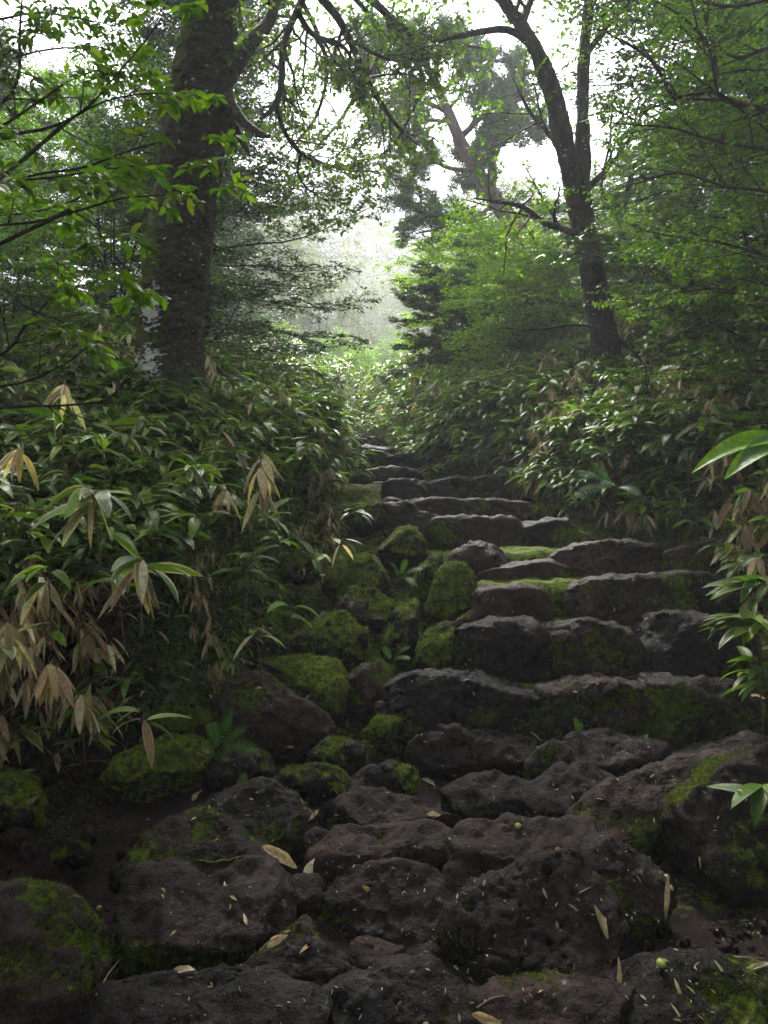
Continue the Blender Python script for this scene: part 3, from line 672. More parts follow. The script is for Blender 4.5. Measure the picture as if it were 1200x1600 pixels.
for k, (lab, px, py, d, nl, Lr, dead, hang) in enumerate([
    ('fan of tan withered bamboo leaves with dark stripes at the far left', 150, 762, 3.8, 9, (.18, .25), .45, (0, -.5, -.1)),
    ('brown withered bamboo leaves hanging just below the striped fan', 225, 850, 3.7, 9, (.16, .23), .7, (.2, -.5, -.2)),
    ('bundle of pale drooping bamboo leaves in the middle of the left bank', 410, 728, 4.6, 11, (.15, .21), .35, (0, -.4, -.2)),
    ('cluster of hanging dry bamboo leaves at the lower left edge', 12, 985, 3.4, 9, (.14, .20), .9, (.1, -.3, -.3)),
    ('tan hanging bamboo leaves low on the left bank, right of the edge cluster', 90, 1030, 3.5, 8, (.12, .18), .8, (.1, -.3, -.3)),
    ('dry leaf bunch hanging lowest above the mossy slab', 210, 1115, 3.6, 6, (.14, .20), .8, (.3, -.3, -.4)),
    ('pale dead bamboo leaves over the earth wall between bank and domed boulder', 405, 975, 4.3, 5, (.13, .18), .85, (.1, -.4, -.3)),
    ('dry hanging leaves above the earth bank, below the striped fan', 125, 1085, 3.5, 7, (.12, .18), .95, (.1, -.3, -.4)),
    ('white edged bamboo leaves above the drooping bundle', 295, 715, 4.3, 8, (.14, .19), .3, (0, -.4, 0)),
    ('tan bamboo leaves sticking up at the far left by the leafless twigs', 110, 590, 4.3, 8, (.14, .2), .6, (0, -.3, 0)),
    ('dry brown bamboo leaves close to the left edge under the twigs', 30, 700, 3.8, 8, (.15, .2), .85, (0, -.3, -.2)),
    ('few dry leaves drooping over the green ledge left of the stair', 530, 838, 5.4, 5, (.12, .16), .8, (.1, -.4, -.3)),
    ('tan bamboo leaves beside the trunk foot on its right', 350, 770, 4.5, 6, (.12, .17), .8, (.1, -.4, -.3)),
    ('brown dead leaves in the left bank shade above the hanging cluster', 60, 890, 3.6, 8, (.14, .2), .9, (.1, -.3, -.3)),
    ]):
    sasa_plant(lab, px, py, d - (.4 if k < 3 else .12), .34, nl, (Lr[0] * 1.1, Lr[1] * 1.12), 300 + k, dead, .8, n=2 if k < 5 else 1, group=LG, hang=np.array(hang), name='withered_bamboo', cat='withered bamboo')
GR = 'green dwarf bamboo plants on the left bank'
for k, (lab, px, py, d) in enumerate([
    ('green bamboo plant with glossy leaves low at the left edge', 95, 900, 3.4), ('green bamboo plant over the hanging dry leaves at the left', 190, 905, 3.6),
    ('bamboo plant with broad leaves in front of the trunk foot', 225, 640, 4.8), ('tall bamboo shoot right of the trunk foot', 390, 600, 5.4),
    ('bright bamboo plant in the middle of the left bank', 310, 800, 4.3), ('bamboo plant leaning over the big squared boulder', 510, 760, 6.4),
    ('bamboo plant right of the pale drooping bundle', 470, 690, 5.4), ('green bamboo plant above the striped fan at the left', 90, 660, 4.0),
    ('low bamboo plant on the shaded edge above the domed boulder', 460, 925, 4.8), ('bamboo plant with thin leaves above the shaded mossy boulder', 400, 860, 4.7),
    ('leafy plant below the trunk, left of its foot', 160, 690, 4.3), ('green bamboo plant at the lower right end of the left bank', 440, 845, 5.0), ('bamboo plant above the dark earth wall at the left', 300, 860, 4.6),
    ('bamboo plant above the creeping herbs of the earth wall', 370, 880, 4.7), ('bamboo plant left of the creeping herbs', 235, 880, 4.3), ('bamboo plant hanging over the shaded mossy boulder', 490, 860, 5.4), ('bamboo plant with upright leaves below the drooping bundle', 420, 800, 4.8), ('bamboo plant hanging over the green ledge', 550, 800, 6.0)]):
    sasa_plant(lab, px, py, d, .38, 8, (.14, .22), 400 + k, 0, .4, group=GR, hang=np.array([0, -.35, .15]))
GB = 'dwarf bamboo plants at the right edge'
for k, (lab, px, py, d, Lr, nl) in enumerate([
    ('bright bamboo plant reaching in from the right edge beside the third step', 1185, 890, 3.6, (.16, .22), 10),
    ('bamboo plant with drooping striped leaves at the right edge beside the second step', 1180, 960, 3.4, (.16, .22), 10),
    ('bamboo plant with white veined leaves over the huge overhanging boulder', 1190, 1215, 2.5, (.13, .19), 7),
    ('striped bamboo plant drooping at the right end of the lowest full step', 1175, 1035, 3.5, (.14, .20), 6)]):
    sasa_plant(lab, px, py, d, .36, nl, Lr, 500 + k, .08, .5, n=3 if k != 2 else 1, lean=(-.25, -.1), group=GB, hang=np.array([-.55, -.35, -.05]))
GC = 'withered leaves hanging on the right bank'
for k, (px, py, d) in enumerate([(1050, 780, 5.9), (1005, 800, 6.0), (1085, 830, 5.7), (860, 745, 6.9), (900, 790, 6.6), (1150, 770, 5.4), (1110, 620, 6.0), (800, 680, 8.0), (690, 640, 9.8), (960, 660, 7.0), (1170, 860, 4.6), (740, 655, 9.0), (1020, 690, 6.6)]):
    sasa_plant(['dry tan leaves hanging low over the right bank edge', 'dead bamboo leaves drooping by the fourth step', 'brown hanging leaves above the mossy right block of the fourth step', 'dry leaves over the right end of the sixth step', 'withered leaves above the fifth step on the right bank', 'tan hanging leaves near the right edge under the big bright leaf', 'pale dead leaves high on the right bank', 'tan leaves in the middle of the right bank', 'dead leaves on the far right bank near the bend', 'withered leaf tuft in the right bank below the twin trunk', 'dry leaves by the right edge bamboo', 'dry leaf tuft high above the seventh step', 'pale leaf tuft in the right bank under the big bright leaf'][k],
        px, py, d, .3, 6, (.11, .17), 600 + k, .9, .5, group=GC, hang=np.array([-.2, -.4, -.3]), name='withered_bamboo', cat='withered bamboo')
# big bright leaves at the right edge
rng = np.random.default_rng(5)
e = empty('broad_leaved_plant', P(1290, 900, 2.1), 'plant with very large bright green leaves reaching in at the right edge', 'plant')
base = np.array([P(1232, 690, 2.1), P(1225, 700, 2.1), P(1230, 690, 2.1), P(1235, 700, 2.1)])
tip = np.array([P(1075, 716, 2.0), P(1150, 712, 1.98), P(1128, 742, 2.05), P(1215, 760, 2.05)])
col = np.array([[.24, .46, .03], [.10, .22, .06], [.28, .50, .03], [.09, .20, .03]])
parts = []
for b_, t_, c_ in zip(base, tip, col):
    D = (t_ - b_); L = np.linalg.norm(D)
    parts.append(leaf_strip(b_[None], (D / L + np.array([0, 0, .35]))[None], norm(np.array([[.1, -.75, .8]])), L * 1.02, .062, .55, c_[None], rng, 9, .25, np.array([.0])))
V, F, A = join(parts); mesh('leaves', V, F, M_SASA, parent=e, attrs=A)
st = np.array([[P(1290, 900, 2.1), P(1265, 790, 2.1), P(1232, 690, 2.1)]]); V, F, A = tubes(st, .003, 6); mesh('stem', V, F, M_STEM, parent=e)

# ------------------------------------------------------------------ ferns
def fern(label, px, py, d, fronds, seed, col=(.07, .17, .03), group=None, name='fern', size=1.0):
    rng = np.random.default_rng(seed); root = P(px, py, d); e = empty(name, root, label, 'fern', group)
    fronds = [(a, b_, c_, w_ * (.62 if seed not in (1, 7) else .85)) for a, b_, c_, w_ in fronds]
    Q, T = [], []
    for (tx, ty, dd, w) in fronds:
        tip = P(tx, ty, d + dd); D = tip - root; L = np.linalg.norm(D); n = 15
        t = np.linspace(0, 1, n + 1)[:, None]; curve = root + D * t + Zup * (np.sin(t * np.pi) * L * .14)
        tan = norm(np.gradient(curve, axis=0)); S = norm(np.cross(tan, Zup + np.array([0, -.9, 0])))
        T.append(curve)
        for sgn in (-1, 1):
            i = np.arange(3, n + 1); tt = t[i, 0]
            pl = w * np.sin(np.pi * np.clip(1 - tt, 0, 1) ** .8) ** .7 + .004
            pd = norm(S[i] * sgn + tan[i] * .45); up = norm(np.cross(pd, tan[i])) * sgn
            m = 7
            for j in range(m):
                f = (j + .5) / m; b = curve[i] + pd * (pl * f)[:, None]
                for s2 in (-1, 1):
                    dd2 = norm(tan[i] * s2 + pd * .5); ll = pl * .19 * (1 - f * .75) + .002
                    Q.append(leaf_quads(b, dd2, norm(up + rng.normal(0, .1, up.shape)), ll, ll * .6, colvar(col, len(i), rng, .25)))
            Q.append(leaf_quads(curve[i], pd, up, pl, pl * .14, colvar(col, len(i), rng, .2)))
    V, F, A = join(Q); mesh('fronds', V, F, M_FERN, parent=e, attrs=A, smooth=False)
    V, F, A = join([tubes(c[None], .0012, 4) for c in T]); mesh('stalks', V, F, M_STEM, parent=e)
    return e
fern('fern with light green fronds at the left side of the pointed grey boulder', 340, 1180, 3.85, [(365, 1108, -.1, .05), (402, 1178, -.25, .05), (330, 1130, 0, .045), (385, 1140, -.1, .04), (320, 1175, -.1, .04)], 1)
fern('small bright fern low beside the lichen speckled boulder', 365, 1245, 3.5, [(412, 1238, -.15, .04), (385, 1212, 0, .035), (415, 1220, -.05, .03)], 2)
fern('small fern in front of the upright mossy boulder', 625, 905, 5.5, [(660, 890, -.1, .05), (612, 882, -.1, .05), (650, 915, -.15, .04), (635, 875, 0, .04)], 3)
fern('tiny fern beside the narrow upright stone', 612, 1035, 4.6, [(640, 1012, -.1, .035), (600, 1012, 0, .035), (640, 1030, -.1, .03)], 4)
fern('tiny upright fern growing from the foot of the middle block', 903, 1152, 3.95, [(899, 1122, 0, .016), (908, 1130, 0, .014)], 5)
fern('tiny fern right of the middle block foot', 995, 1165, 3.95, [(1012, 1150, -.05, .02), (985, 1150, 0, .02), (1010, 1162, -.05, .016)], 6)
fern('pale fern with long fronds on the right bank above the fourth step', 960, 765, 6.0, [(890, 790, -.3, .07), (905, 745, -.2, .07), (945, 760, -.3, .07), (1000, 775, -.3, .06), (925, 725, 0, .06)], 7, (.10, .20, .10))
fern('small fern on the domed mossy boulder', 523, 1010, 4.7, [(508, 992, -.05, .025), (538, 995, -.05, .025), (523, 985, 0, .02)], 8)
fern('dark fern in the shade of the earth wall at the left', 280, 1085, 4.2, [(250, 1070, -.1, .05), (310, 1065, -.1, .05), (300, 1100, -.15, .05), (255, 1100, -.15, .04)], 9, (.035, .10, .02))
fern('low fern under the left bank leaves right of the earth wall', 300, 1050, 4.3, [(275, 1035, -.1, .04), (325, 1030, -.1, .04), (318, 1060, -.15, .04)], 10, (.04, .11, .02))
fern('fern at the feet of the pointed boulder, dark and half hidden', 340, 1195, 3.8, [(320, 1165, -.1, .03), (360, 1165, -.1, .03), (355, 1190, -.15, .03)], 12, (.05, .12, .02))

# small creeping plants: herbs on the earth wall and in the joints
def herbs(name, label, regions, seed, L=(.010, .02), col=(.05, .12, .015)):
    rng = np.random.default_rng(seed); parts = []
    for (x0, x1, y0, y1, d0, n, q) in regions:
        px = rng.uniform(x0, x1, n); py = rng.uniform(y0, y1, n)
        ds = np.linspace(d0 - .9, d0 + 1.2, 85); hit = np.full(n, d0)
        done = np.zeros(n, bool)
        for dd in ds:
            x = pxX(px, dd); z = CAM_H - (py - 800) / FPX * dd; gz = ground_z(x, np.full(n, dd), False)
            m = (z <= gz) & ~done; hit[m] = dd; done |= m
        x = pxX(px, hit); gz = ground_z(x, hit)
        c = np.stack([x, hit, gz + .008], 1)
        for j in range(3):
            D = norm(rng.normal(0, 1, (n, 3)) * [1, 1, .5] + [0, -.3, .4])
            LL = rng.uniform(*L, n) * q
            parts.append(leaf_quads(c + rng.normal(0, .008, (n, 3)), D, norm(rng.normal(0, .4, (n, 3)) + [0, -.5, .8]), LL, LL * .8, colvar(col, n, rng, .5, .15), .1, .5))
    V, F, A = join(parts); o = mesh(name, V, F, M_LEAF, attrs=A, smooth=False); tag(o, label, 'ground cover', kind='stuff'); return o
herbs('creeping_herbs', 'tiny round leaved plants creeping over the shaded earth wall at the left',
      [(200, 335, 900, 1110, 4.2, 1800, 1.1), (335, 470, 800, 1000, 4.7, 1500, 1.2), (150, 420, 1110, 1190, 4.1, 500, .9), (480, 720, 850, 1060, 5.2, 1200, 1.0), (0, 160, 1225, 1320, 3.5, 260, .7)], 31)
herbs('creeping_herbs', 'small green seedlings in the joints of the stair',
      [(840, 900, 1030, 1075, 4.5, 40, 1.4), (850, 1160, 1150, 1200, 4.0, 160, .9), (680, 960, 820, 860, 6.0, 140, 1.2), (920, 1020, 835, 860, 6.0, 160, 1.3)], 32, col=(.08, .18, .03))

# leaf litter and dry bits on the banks
def litter(name, label, side, n, y0, y1, s0, s1, seed):
    rng = np.random.default_rng(seed); root, s = scatter(n, side, y0, y1, s0, s1, rng); n = len(root)
    D = norm(rng.normal(0, 1, (n, 3)) * [1, 1, .25] + [-.1 * side, -.1, 0])
    root[:, 2] += .012; L = rng.uniform(.05, .16, n)
    V, F, A = leaf_strip(root, D, norm(Zup + rng.normal(0, .5, (n, 3))), L, L * .16, rng.uniform(0, .6, n), colvar(TAN * .8, n, rng, .4), rng, 3, .3)
    o = mesh(name, V, F, M_SASA, attrs=A); tag(o, label, 'leaf litter', kind='stuff')
litter('leaf_litter', 'dry brown leaves lying under the left bank bamboo', -1, 1200, 3.8, 8, .05, 1.0, 41)
litter('leaf_litter', 'dry brown leaves lying along the foot of the right bank', 1, 1500, 4.5, 10, -.02, .8, 42)
# dead stems on the banks
def dead_stems(name, label, side, n, seed, y0=3.7, y1=8):
    rng = np.random.default_rng(seed); root, s = scatter(n, side, y0, y1, .02, .8, rng); n = len(root)
    D = rng.normal(0, .6, (n, 3)) + [-.5 * side, -.4, .35]; L = rng.uniform(.12, .4, n)[:, None]
    p = np.stack([root + D * L * t + np.outer(-(t ** 2) * .25 * L[:, 0], Zup) + rng.normal(0, .008, (n, 3)) for t in (0, .33, .66, 1)], 1)
    V, F, A = tubes(p, rng.uniform(.0008, .002, (n, 1)), 4); o = mesh(name, V, F, M_DEAD); tag(o, label, 'dry stems', kind='stuff')
dead_stems('dry_stems', 'thin dead stems hanging out of the left bank', -1, 260, 51)
dead_stems('dry_stems', 'thin dead stems at the foot of the right bank', 1, 800, 52, 4.6, 9)

# ------------------------------------------------------------------ fallen leaves, fruits, small things on the path
def on_ray(px, py):
    """the first rock or ground point under this place of the photograph"""
    o = Vector((0, 0, CAM_H)); r = Vector(tuple(P(px, py, 1.0))) - o; r.normalize()
    ok, loc, nrm, *_ = SC.ray_cast(bpy.context.evaluated_depsgraph_get(), o, r)
    return np.array(loc), np.array(nrm)
PLACED = [('fallen_leaf', 'large tan fallen leaf lying behind the smooth slab', 437, 1338, .16, .05, 0.05, (.50, .36, .24)),
 ('fallen_leaf', 'cream oval fallen leaf standing out in the middle', 486, 1362, .10, .05, 1.4, (.66, .58, .46)),
 ('fallen_leaf', 'dry curled leaf between the smooth slab and the rounded brown stone', 434, 1468, .08, .035, .5, (.45, .33, .24)),
 ('fallen_leaf', 'small curled pale leaf on the top edge of the bottom slab', 290, 1518, .07, .03, .1, (.48, .36, .27)),
 ('fallen_leaf', 'narrow dry leaf on the right flank of the porous boulder', 938, 1440, .11, .028, 1.9, (.32, .24, .17)),
 ('fallen_leaf', 'torn pale leaf strip right below the porous boulder', 965, 1528, .12, .02, 1.3, (.40, .30, .22)),
 ('fallen_leaf', 'long shredded leaf hanging in the gap left of the dark hollow', 1036, 1400, .16, .025, 1.7, (.30, .23, .17)),
 ('fallen_leaf', 'broken brown leaf beside the bottom edge', 762, 1588, .09, .03, -.3, (.38, .26, .17)),
 ('fallen_leaf', 'tan pointed leaf left of the lichen speckled boulder', 308, 1245, .07, .035, 1.1, (.44, .32, .22)),
 ('fallen_leaf', 'twisted brown leaf on the rubble beside the pitted rock', 670, 1223, .08, .03, -.4, (.36, .26, .18)),
 ('fallen_leaf', 'small tan leaf below the pitted rock', 678, 1274, .06, .025, .1, (.50, .38, .26)),
 ('fallen_leaf', 'pale leaf scrap between the lichen speckled boulder and the wide rock', 490, 1275, .06, .02, 1.2, (.45, .35, .25)),
 ('fallen_leaf', 'brown leaf lying at the left on a mossy stone', 50, 1250, .08, .03, 1.1, (.22, .17, .12)),
 ('fallen_leaf', 'single tan leaf on the dark soil under the left bank', 92, 1192, .11, .035, -1.0, (.38, .28, .21)),
 ('fallen_leaf', 'dry leaf scrap below the left end of the lowest full step', 480, 1090, .07, .02, 1.0, (.38, .24, .18)),
 ('fallen_leaf', 'pale leaf scrap at the foot of the joint between the lowest blocks', 838, 1150, .08, .015, -.6, (.5, .38, .28)),
 ('fallen_leaf', 'tan leaf scrap on the soil right of the lowest full step', 1180, 1090, .09, .025, .0, (.5, .38, .28)),
 ('fallen_leaf', 'pale splintered leaf at the right edge by the bottom corner', 1180, 1508, .09, .02, .2, (.5, .40, .30)),
 ('fallen_leaf', 'reddish brown leaf hanging beside the bottom left boulder', 178, 1530, .09, .02, 1.4, (.22, .08, .04))]
for k, (nm, lab, px, py, L, W, ang, col) in enumerate(PLACED):
    loc, nr = on_ray(px, py); rng = np.random.default_rng(700 + k)
    n0 = norm(nr * .4 + np.array([0, -.75, .5])); t1 = norm(np.cross(n0, [0, 1, 0])); t1 = t1 * (1 if t1[0] > 0 else -1); t2 = np.cross(n0, t1)
    D = t1 * math.cos(ang) + t2 * math.sin(ang); b0 = loc - D * L / 2 + n0 * .012
    V, F, A = leaf_strip(b0[None], (D + n0 * .2)[None], n0[None], L, W * .85, .25, np.array([col]) * 1.5, rng, 12, rng.uniform(.25, .7), pw=.9, twist=rng.uniform(-.5, .9))
    V = V + fbm(V, 45, 3, k)[:, None] * n0 * .012 + fbm(V, 30, 3, k + 50)[:, None] * t2 * .008
    o = mesh(nm, V, F, M_SASA, attrs=A, origin=loc); tag(o, lab, 'fallen leaf', 'fallen leaves on the path rocks')
rng = np.random.default_rng(711); fb, fn = [], []
for k in range(900):
    px, py = (rng.uniform(250, 1180), rng.uniform(1150, 1600)) if k < 600 else (rng.uniform(600, 1150), rng.uniform(780, 1150))
    if k > 850: px, py = rng.normal(400, 40), rng.normal(1020, 30)
    l_, n_ = on_ray(px, py)
    if n_[2] > -.2: fb.append(l_ + n_ * .006); fn.append(n_)
fb = np.array(fb); fn = norm(np.array(fn) + rng.normal(0, .3, (len(fb), 3))); D = norm(np.cross(fn, rng.normal(0, 1, fb.shape)))
L = rng.lognormal(-4.25, .5, len(fb))
V, F, A = leaf_strip(fb - D * L[:, None] / 2, D, fn, L, L * rng.uniform(.1, .4, len(fb)), .2, colvar(TAN * .9, len(fb), rng, .5), rng, 3, .4)
o = mesh('leaf_scraps', V, F, M_SASA, attrs=A); tag(o, 'tiny dry leaf scraps scattered over the path stones', 'leaf litter', kind='stuff')
M_FRUIT = flat_material('green_fruit', (.30, .36, .08), .3); M_NUT = flat_material('brown_nut', (.20, .11, .07), .5)
M_PALE = flat_material('pale_petal', (.55, .5, .42), .6)
for lab, px, py, r, m, nm, cat in [('round green fruit lying on the soil at the bottom right', 1033, 1511, .016, M_FRUIT, 'fruit', 'fruit'),
    ('yellow green fruit lying on the rubble in the middle', 809, 1295, .014, M_FRUIT, 'fruit', 'fruit'),
    ('pale yellow fruit on the bare soil at the left', 155, 1422, .011, M_FRUIT, 'fruit', 'fruit'),
    ('small tan nut on the soil below the mossy slab', 231, 1284, .010, M_NUT, 'nut', 'nut'),
    ('brown nut on the flat smooth rock', 872, 1332, .011, M_NUT, 'nut', 'nut')]:
    loc, nr = on_ray(px, py); V, F = ico(3); V = V * [1, 1, .9] * r; V = V - norm(V) * (sstep(.25, 0, np.hypot(V[:, 0], V[:, 1]) / r) * r * .18)[:, None] * (V[:, 2:3] > 0)
    e = empty(nm, loc, lab, cat); mesh('flesh', V * (1 + .1 * fbm(V, 60, 2, int(px))[:, None]) + loc + [0, 0, r * .8], F, m, parent=e)
    V2, F2, _ = tubes((loc + np.array([[[0, 0, r * 1.5], [.001, 0, r * 1.8], [.003, 0, r * 2.1]]])), r * .07, 5); mesh('stalk', V2, F2, M_DEAD, parent=e)
rng = np.random.default_rng(77)
for k in range(34):
    a = [(1180, 1475, 30, 30), (1030, 1520, 25, 12), (1010, 1440, 25, 20), (1175, 1450, 28, 14), (690, 1180, 300, 90)][min(4, k // 7)]
    px, py = min(1195, rng.normal(a[0], a[2] * .6)), min(1590, max(1170, rng.normal(a[1], a[3] * .6))); loc, nr = on_ray(px, py)
    th = np.linspace(0, 2 * np.pi, 9)[:-1]; r = .0075
    pts = np.stack([r * np.cos(th), r * .8 * np.sin(th), .004 * np.sin(3 * th)], 1)
    V = np.vstack([pts, pts * .55 + [0, 0, .003]]) + loc + [0, 0, .004]
    ax = norm(rng.normal(0, 1, 3) + [0, -.5, 1]); u_ = norm(np.cross(ax, [1, .3, 0])); v_ = np.cross(ax, u_); q_ = rng.uniform(.4, 1.1)
    V = (V - loc) @ np.stack([u_, v_ * rng.uniform(.4, 1), ax]) * q_ + loc + [0, 0, .004]
    F = np.array([[i, (i + 1) % 8, 8 + (i + 1) % 8, 8 + i] for i in range(8)])
    if k < 28: o = mesh('shrivelled_petal', V, F, M_PALE, origin=loc); tag(o, 'tiny curled pale petal on the soil near the dark hollow', 'petal', 'pale petals at the bottom right')
    else: o = mesh('shrivelled_petal', V, F, M_PALE, origin=loc); tag(o, 'tiny curled pale petal on the rubble below the stair', 'petal', 'pale petals on the rubble')
def mushroom(label, px, py, r):
    loc, nr = on_ray(px, py); e = empty('mushroom', loc, label, 'mushroom', 'small mushrooms under the left bank')
    D, F = ico(3); V = D * [r, r, r * .6]; V[:, 2] = np.where(V[:, 2] < 0, V[:, 2] * .25, V[:, 2]); mesh('cap', V + loc + [0, 0, r * 1.8], F, M_PALE if 'white' in label else M_CAP, parent=e)
    V, F, _ = tubes(loc + np.array([[[0, 0, -.01], [0, 0, r], [0, 0, r * 1.8]]]), r * .3, 8); mesh('stalk', V, F, M_PALE, parent=e)
M_CAP = flat_material('orange_cap', (.62, .34, .16), .5)
mushroom('pale orange mushroom at the foot of the left bank', 504, 908, .022)
mushroom('small white mushroom left of the orange one', 475, 896, .012)
# twigs on the path
for k, (x0, y0, x1, y1, lab) in enumerate([(405, 1492, 436, 1468, 'pale broken twig by the curled leaf between the bottom slabs'), (150, 1560, 190, 1500, 'thin bent twig along the bottom left boulder'), (70, 1170, 118, 1232, 'long thin twig leaning on the soil at the left'), (1148, 1500, 1195, 1512, 'pale stick at the right edge near the bottom'), (745, 1580, 790, 1560, 'thin twig by the broken leaf at the bottom edge'), (1110, 1135, 1190, 1128, 'thin stick lying right of the lowest full step'), (905, 1400, 960, 1380, 'fine twig on the porous boulder')]):
    a, _n = on_ray(x0, y0); b, _n = on_ray(x1, y1); m = (a + b) / 2 + [0, 0, .02]
    V, F, _ = tubes(np.array([[a + [0, 0, .01], m, b + [0, 0, .01]]]), np.array([[.003, .0025, .001]]), 6); o = mesh('twig', V, F, M_DEAD, origin=a); tag(o, lab, 'twig')
# ------------------------------------------------------------------ trees
def resample(a, n):
    a = np.asarray(a, float)
    if len(a) < 3: return np.array([np.interp(np.linspace(0, 1, n), np.linspace(0, 1, len(a)), a[:, k]) for k in range(a.shape[1])]).T
    q = np.vstack([2 * a[0] - a[1], a, 2 * a[-1] - a[-2]]); s = np.linspace(0, len(a) - 1 - 1e-6, n); i = s.astype(int); t = (s - i)[:, None]
    p0, p1, p2, p3 = q[i], q[i + 1], q[i + 2], q[i + 3]
    return .5 * (2 * p1 + (p2 - p0) * t + (2 * p0 - 5 * p1 + 4 * p2 - p3) * t ** 2 + (3 * p1 - p0 - 3 * p2 + p3) * t ** 3)
def limb(rows, n=16):
    """rows of (px, py, distance, radius in photo pixels) -> points and radii in metres"""
    a = np.array([[*P(x, y, d), r / FPX * d] for x, y, d, r in rows]); b = resample(a, n); return b[:, :3], np.maximum(b[:, 3], .001)
def stack(ls): return np.stack([l[0] for l in ls]), np.stack([l[1] for l in ls])
def kids(pts, rad, m, rng, t0=.2, t1=1.0, ang=.9, L=.5, wob=.12, up=0.0, n=7, flat=0.0, grav=0.0, lt=.5, rs=.55, rend=.35):
    N, k, _ = pts.shape; i = np.repeat(np.arange(N), m); M = len(i)
    t = np.tile((np.arange(m) + .5) / m, N) + rng.uniform(-.5, .5, M) / m; t = np.clip(t0 + (t1 - t0) * t, 0, .999)
    s = t * (k - 1); j = s.astype(int); f = (s - j)[:, None]
    p = pts[i, j] * (1 - f) + pts[i, j + 1] * f; T = norm(pts[i, j + 1] - pts[i, j])
    pr = rad[i, j] * (1 - f[:, 0]) + rad[i, j + 1] * f[:, 0]
    side = norm(np.cross(T, Zup) + 1e-4) * np.where(np.arange(M) % 2 == 0, 1, -1)[:, None]
    rnd = norm(np.cross(T, norm(rng.normal(0, 1, (M, 3))))); perp = norm(side * flat + rnd * (1 - flat))
    a = np.clip(ang + rng.normal(0, .2, M), .2, 1.6)[:, None]
    D = norm(T * np.cos(a) + perp * np.sin(a) + Zup * up)
    LL = (L * (1 - lt * (t - t0)) * rng.uniform(.55, 1.25, M))
    out = [p]; c = p
    for q in range(1, n):
        D = norm(D + rng.normal(0, wob, (M, 3)) * [1, 1, 1 - flat * .6] - Zup * grav / n); c = c + D * (LL / (n - 1))[:, None]; out.append(c)
    r0 = np.clip(pr * rs, .0015, None); R = r0[:, None] * np.linspace(1, rend, n)[None]
    return np.stack(out, 1), R
def foliage(pts, m, rng, L, W, cols, flat=.6, spread=.8, t0=.1, noise=.35, bend=.15, var=.3, fat=.45):
    N, k, _ = pts.shape; i = np.repeat(np.arange(N), m); M = len(i)
    t = np.clip(t0 + (1 - t0) * (np.tile((np.arange(m) + .5) / m, N) + rng.uniform(-.4, .4, M) / m), 0, .999)
    s = t * (k - 1); j = s.astype(int); f = (s - j)[:, None]
    p = pts[i, j] * (1 - f) + pts[i, j + 1] * f; T = norm(pts[i, j + 1] - pts[i, j])
    side = norm(np.cross(T, Zup) + 1e-4) * np.where(np.arange(M) % 2 == 0, 1, -1)[:, None]
    D = norm(T * (1 - spread * .5) + side * spread + rng.normal(0, noise, (M, 3)))
    Nn = norm(Zup * flat + rng.normal(0, 1 - flat * .75, (M, 3)))
    LL = rng.uniform(.7, 1.2, M) * L
    c = colvar(cols, M, rng, var)
    clump = 1 + .35 * fbm(p, .9, 2, int(rng.integers(99)))[:, None]
    return leaf_quads(p, D, Nn, LL, LL * (W / L), np.clip(c * clump, .002, 1), bend, fat)
def build_tree(name, label, base, trunk_parts, twig_parts, leaf_parts, group=None, bark=None, leafm=None, cat='tree', trunk_attr=None, extra=None):
    e = empty(name, base, label, cat, group)
    V, F, A = join(trunk_parts)
    A = trunk_attr(V) if trunk_attr else {'moss': np.full(len(V), .1), 'lichen': np.full(len(V), -.5)}
    mesh('trunk', V, F, bark or M_BARK, parent=e, attrs=A)
    if twig_parts:
        V, F, A = join(twig_parts); mesh('branches', V, F, M_TWIG, parent=e, attrs={'moss': np.full(len(V), .15), 'lichen': np.full(len(V), -.5)})
    if leaf_parts:
        V, F, A = join(leaf_parts); mesh('crown', V, F, leafm or M_LEAF, parent=e, attrs=A, smooth=False)
    return e
DG = np.array([[.030, .070, .018], [.040, .090, .022], [.025, .055, .020]])
BG = np.array([[.09, .18, .014], [.13, .24, .018], [.07, .14, .014], [.16, .25, .02]])
MG = np.array([[.080, .165, .014], [.125, .225, .016], [.055, .12, .013]])
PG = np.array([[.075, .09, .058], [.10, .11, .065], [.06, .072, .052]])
FG = np.array([[.032, .072, .018], [.046, .095, .020], [.022, .052, .015], [.065, .12, .020]])

# -- big trunk at the left
rng = np.random.default_rng(101)
tr = [(240, 720, 6.4, 92), (252, 660, 6.35, 66), (261, 600, 6.3, 54), (266, 540, 6.3, 51), (268, 470, 6.25, 51), (275, 410, 6.2, 49), (284, 350, 6.2, 47), (297, 250, 6.1, 47), (308, 180, 6.05, 49), (318, 120, 6.0, 47), (326, 60, 6.0, 42), (331, 0, 6.0, 41), (336, -90, 6.0, 39), (345, -260, 6.0, 34), (350, -500, 6.1, 26), (345, -800, 6.2, 16), (340, -1050, 6.2, 6)]
tp, trad = limb(tr, 260)
Vt, Ft, _ = tubes(tp[None], trad[None], 72)
cen = np.repeat(tp, 72, 0); nn = norm(Vt - cen)
Vt = Vt + nn * (fbm(Vt * [1, 1, .8], 3, 3, 1) * .04 + fbm(Vt * [1, 1, 2.2], 12, 5, 2, .65) * .045 + (np.abs(fbm(Vt * [1, 1, 3.2], 26, 3, 4)) - .2) * -.022)[:, None]
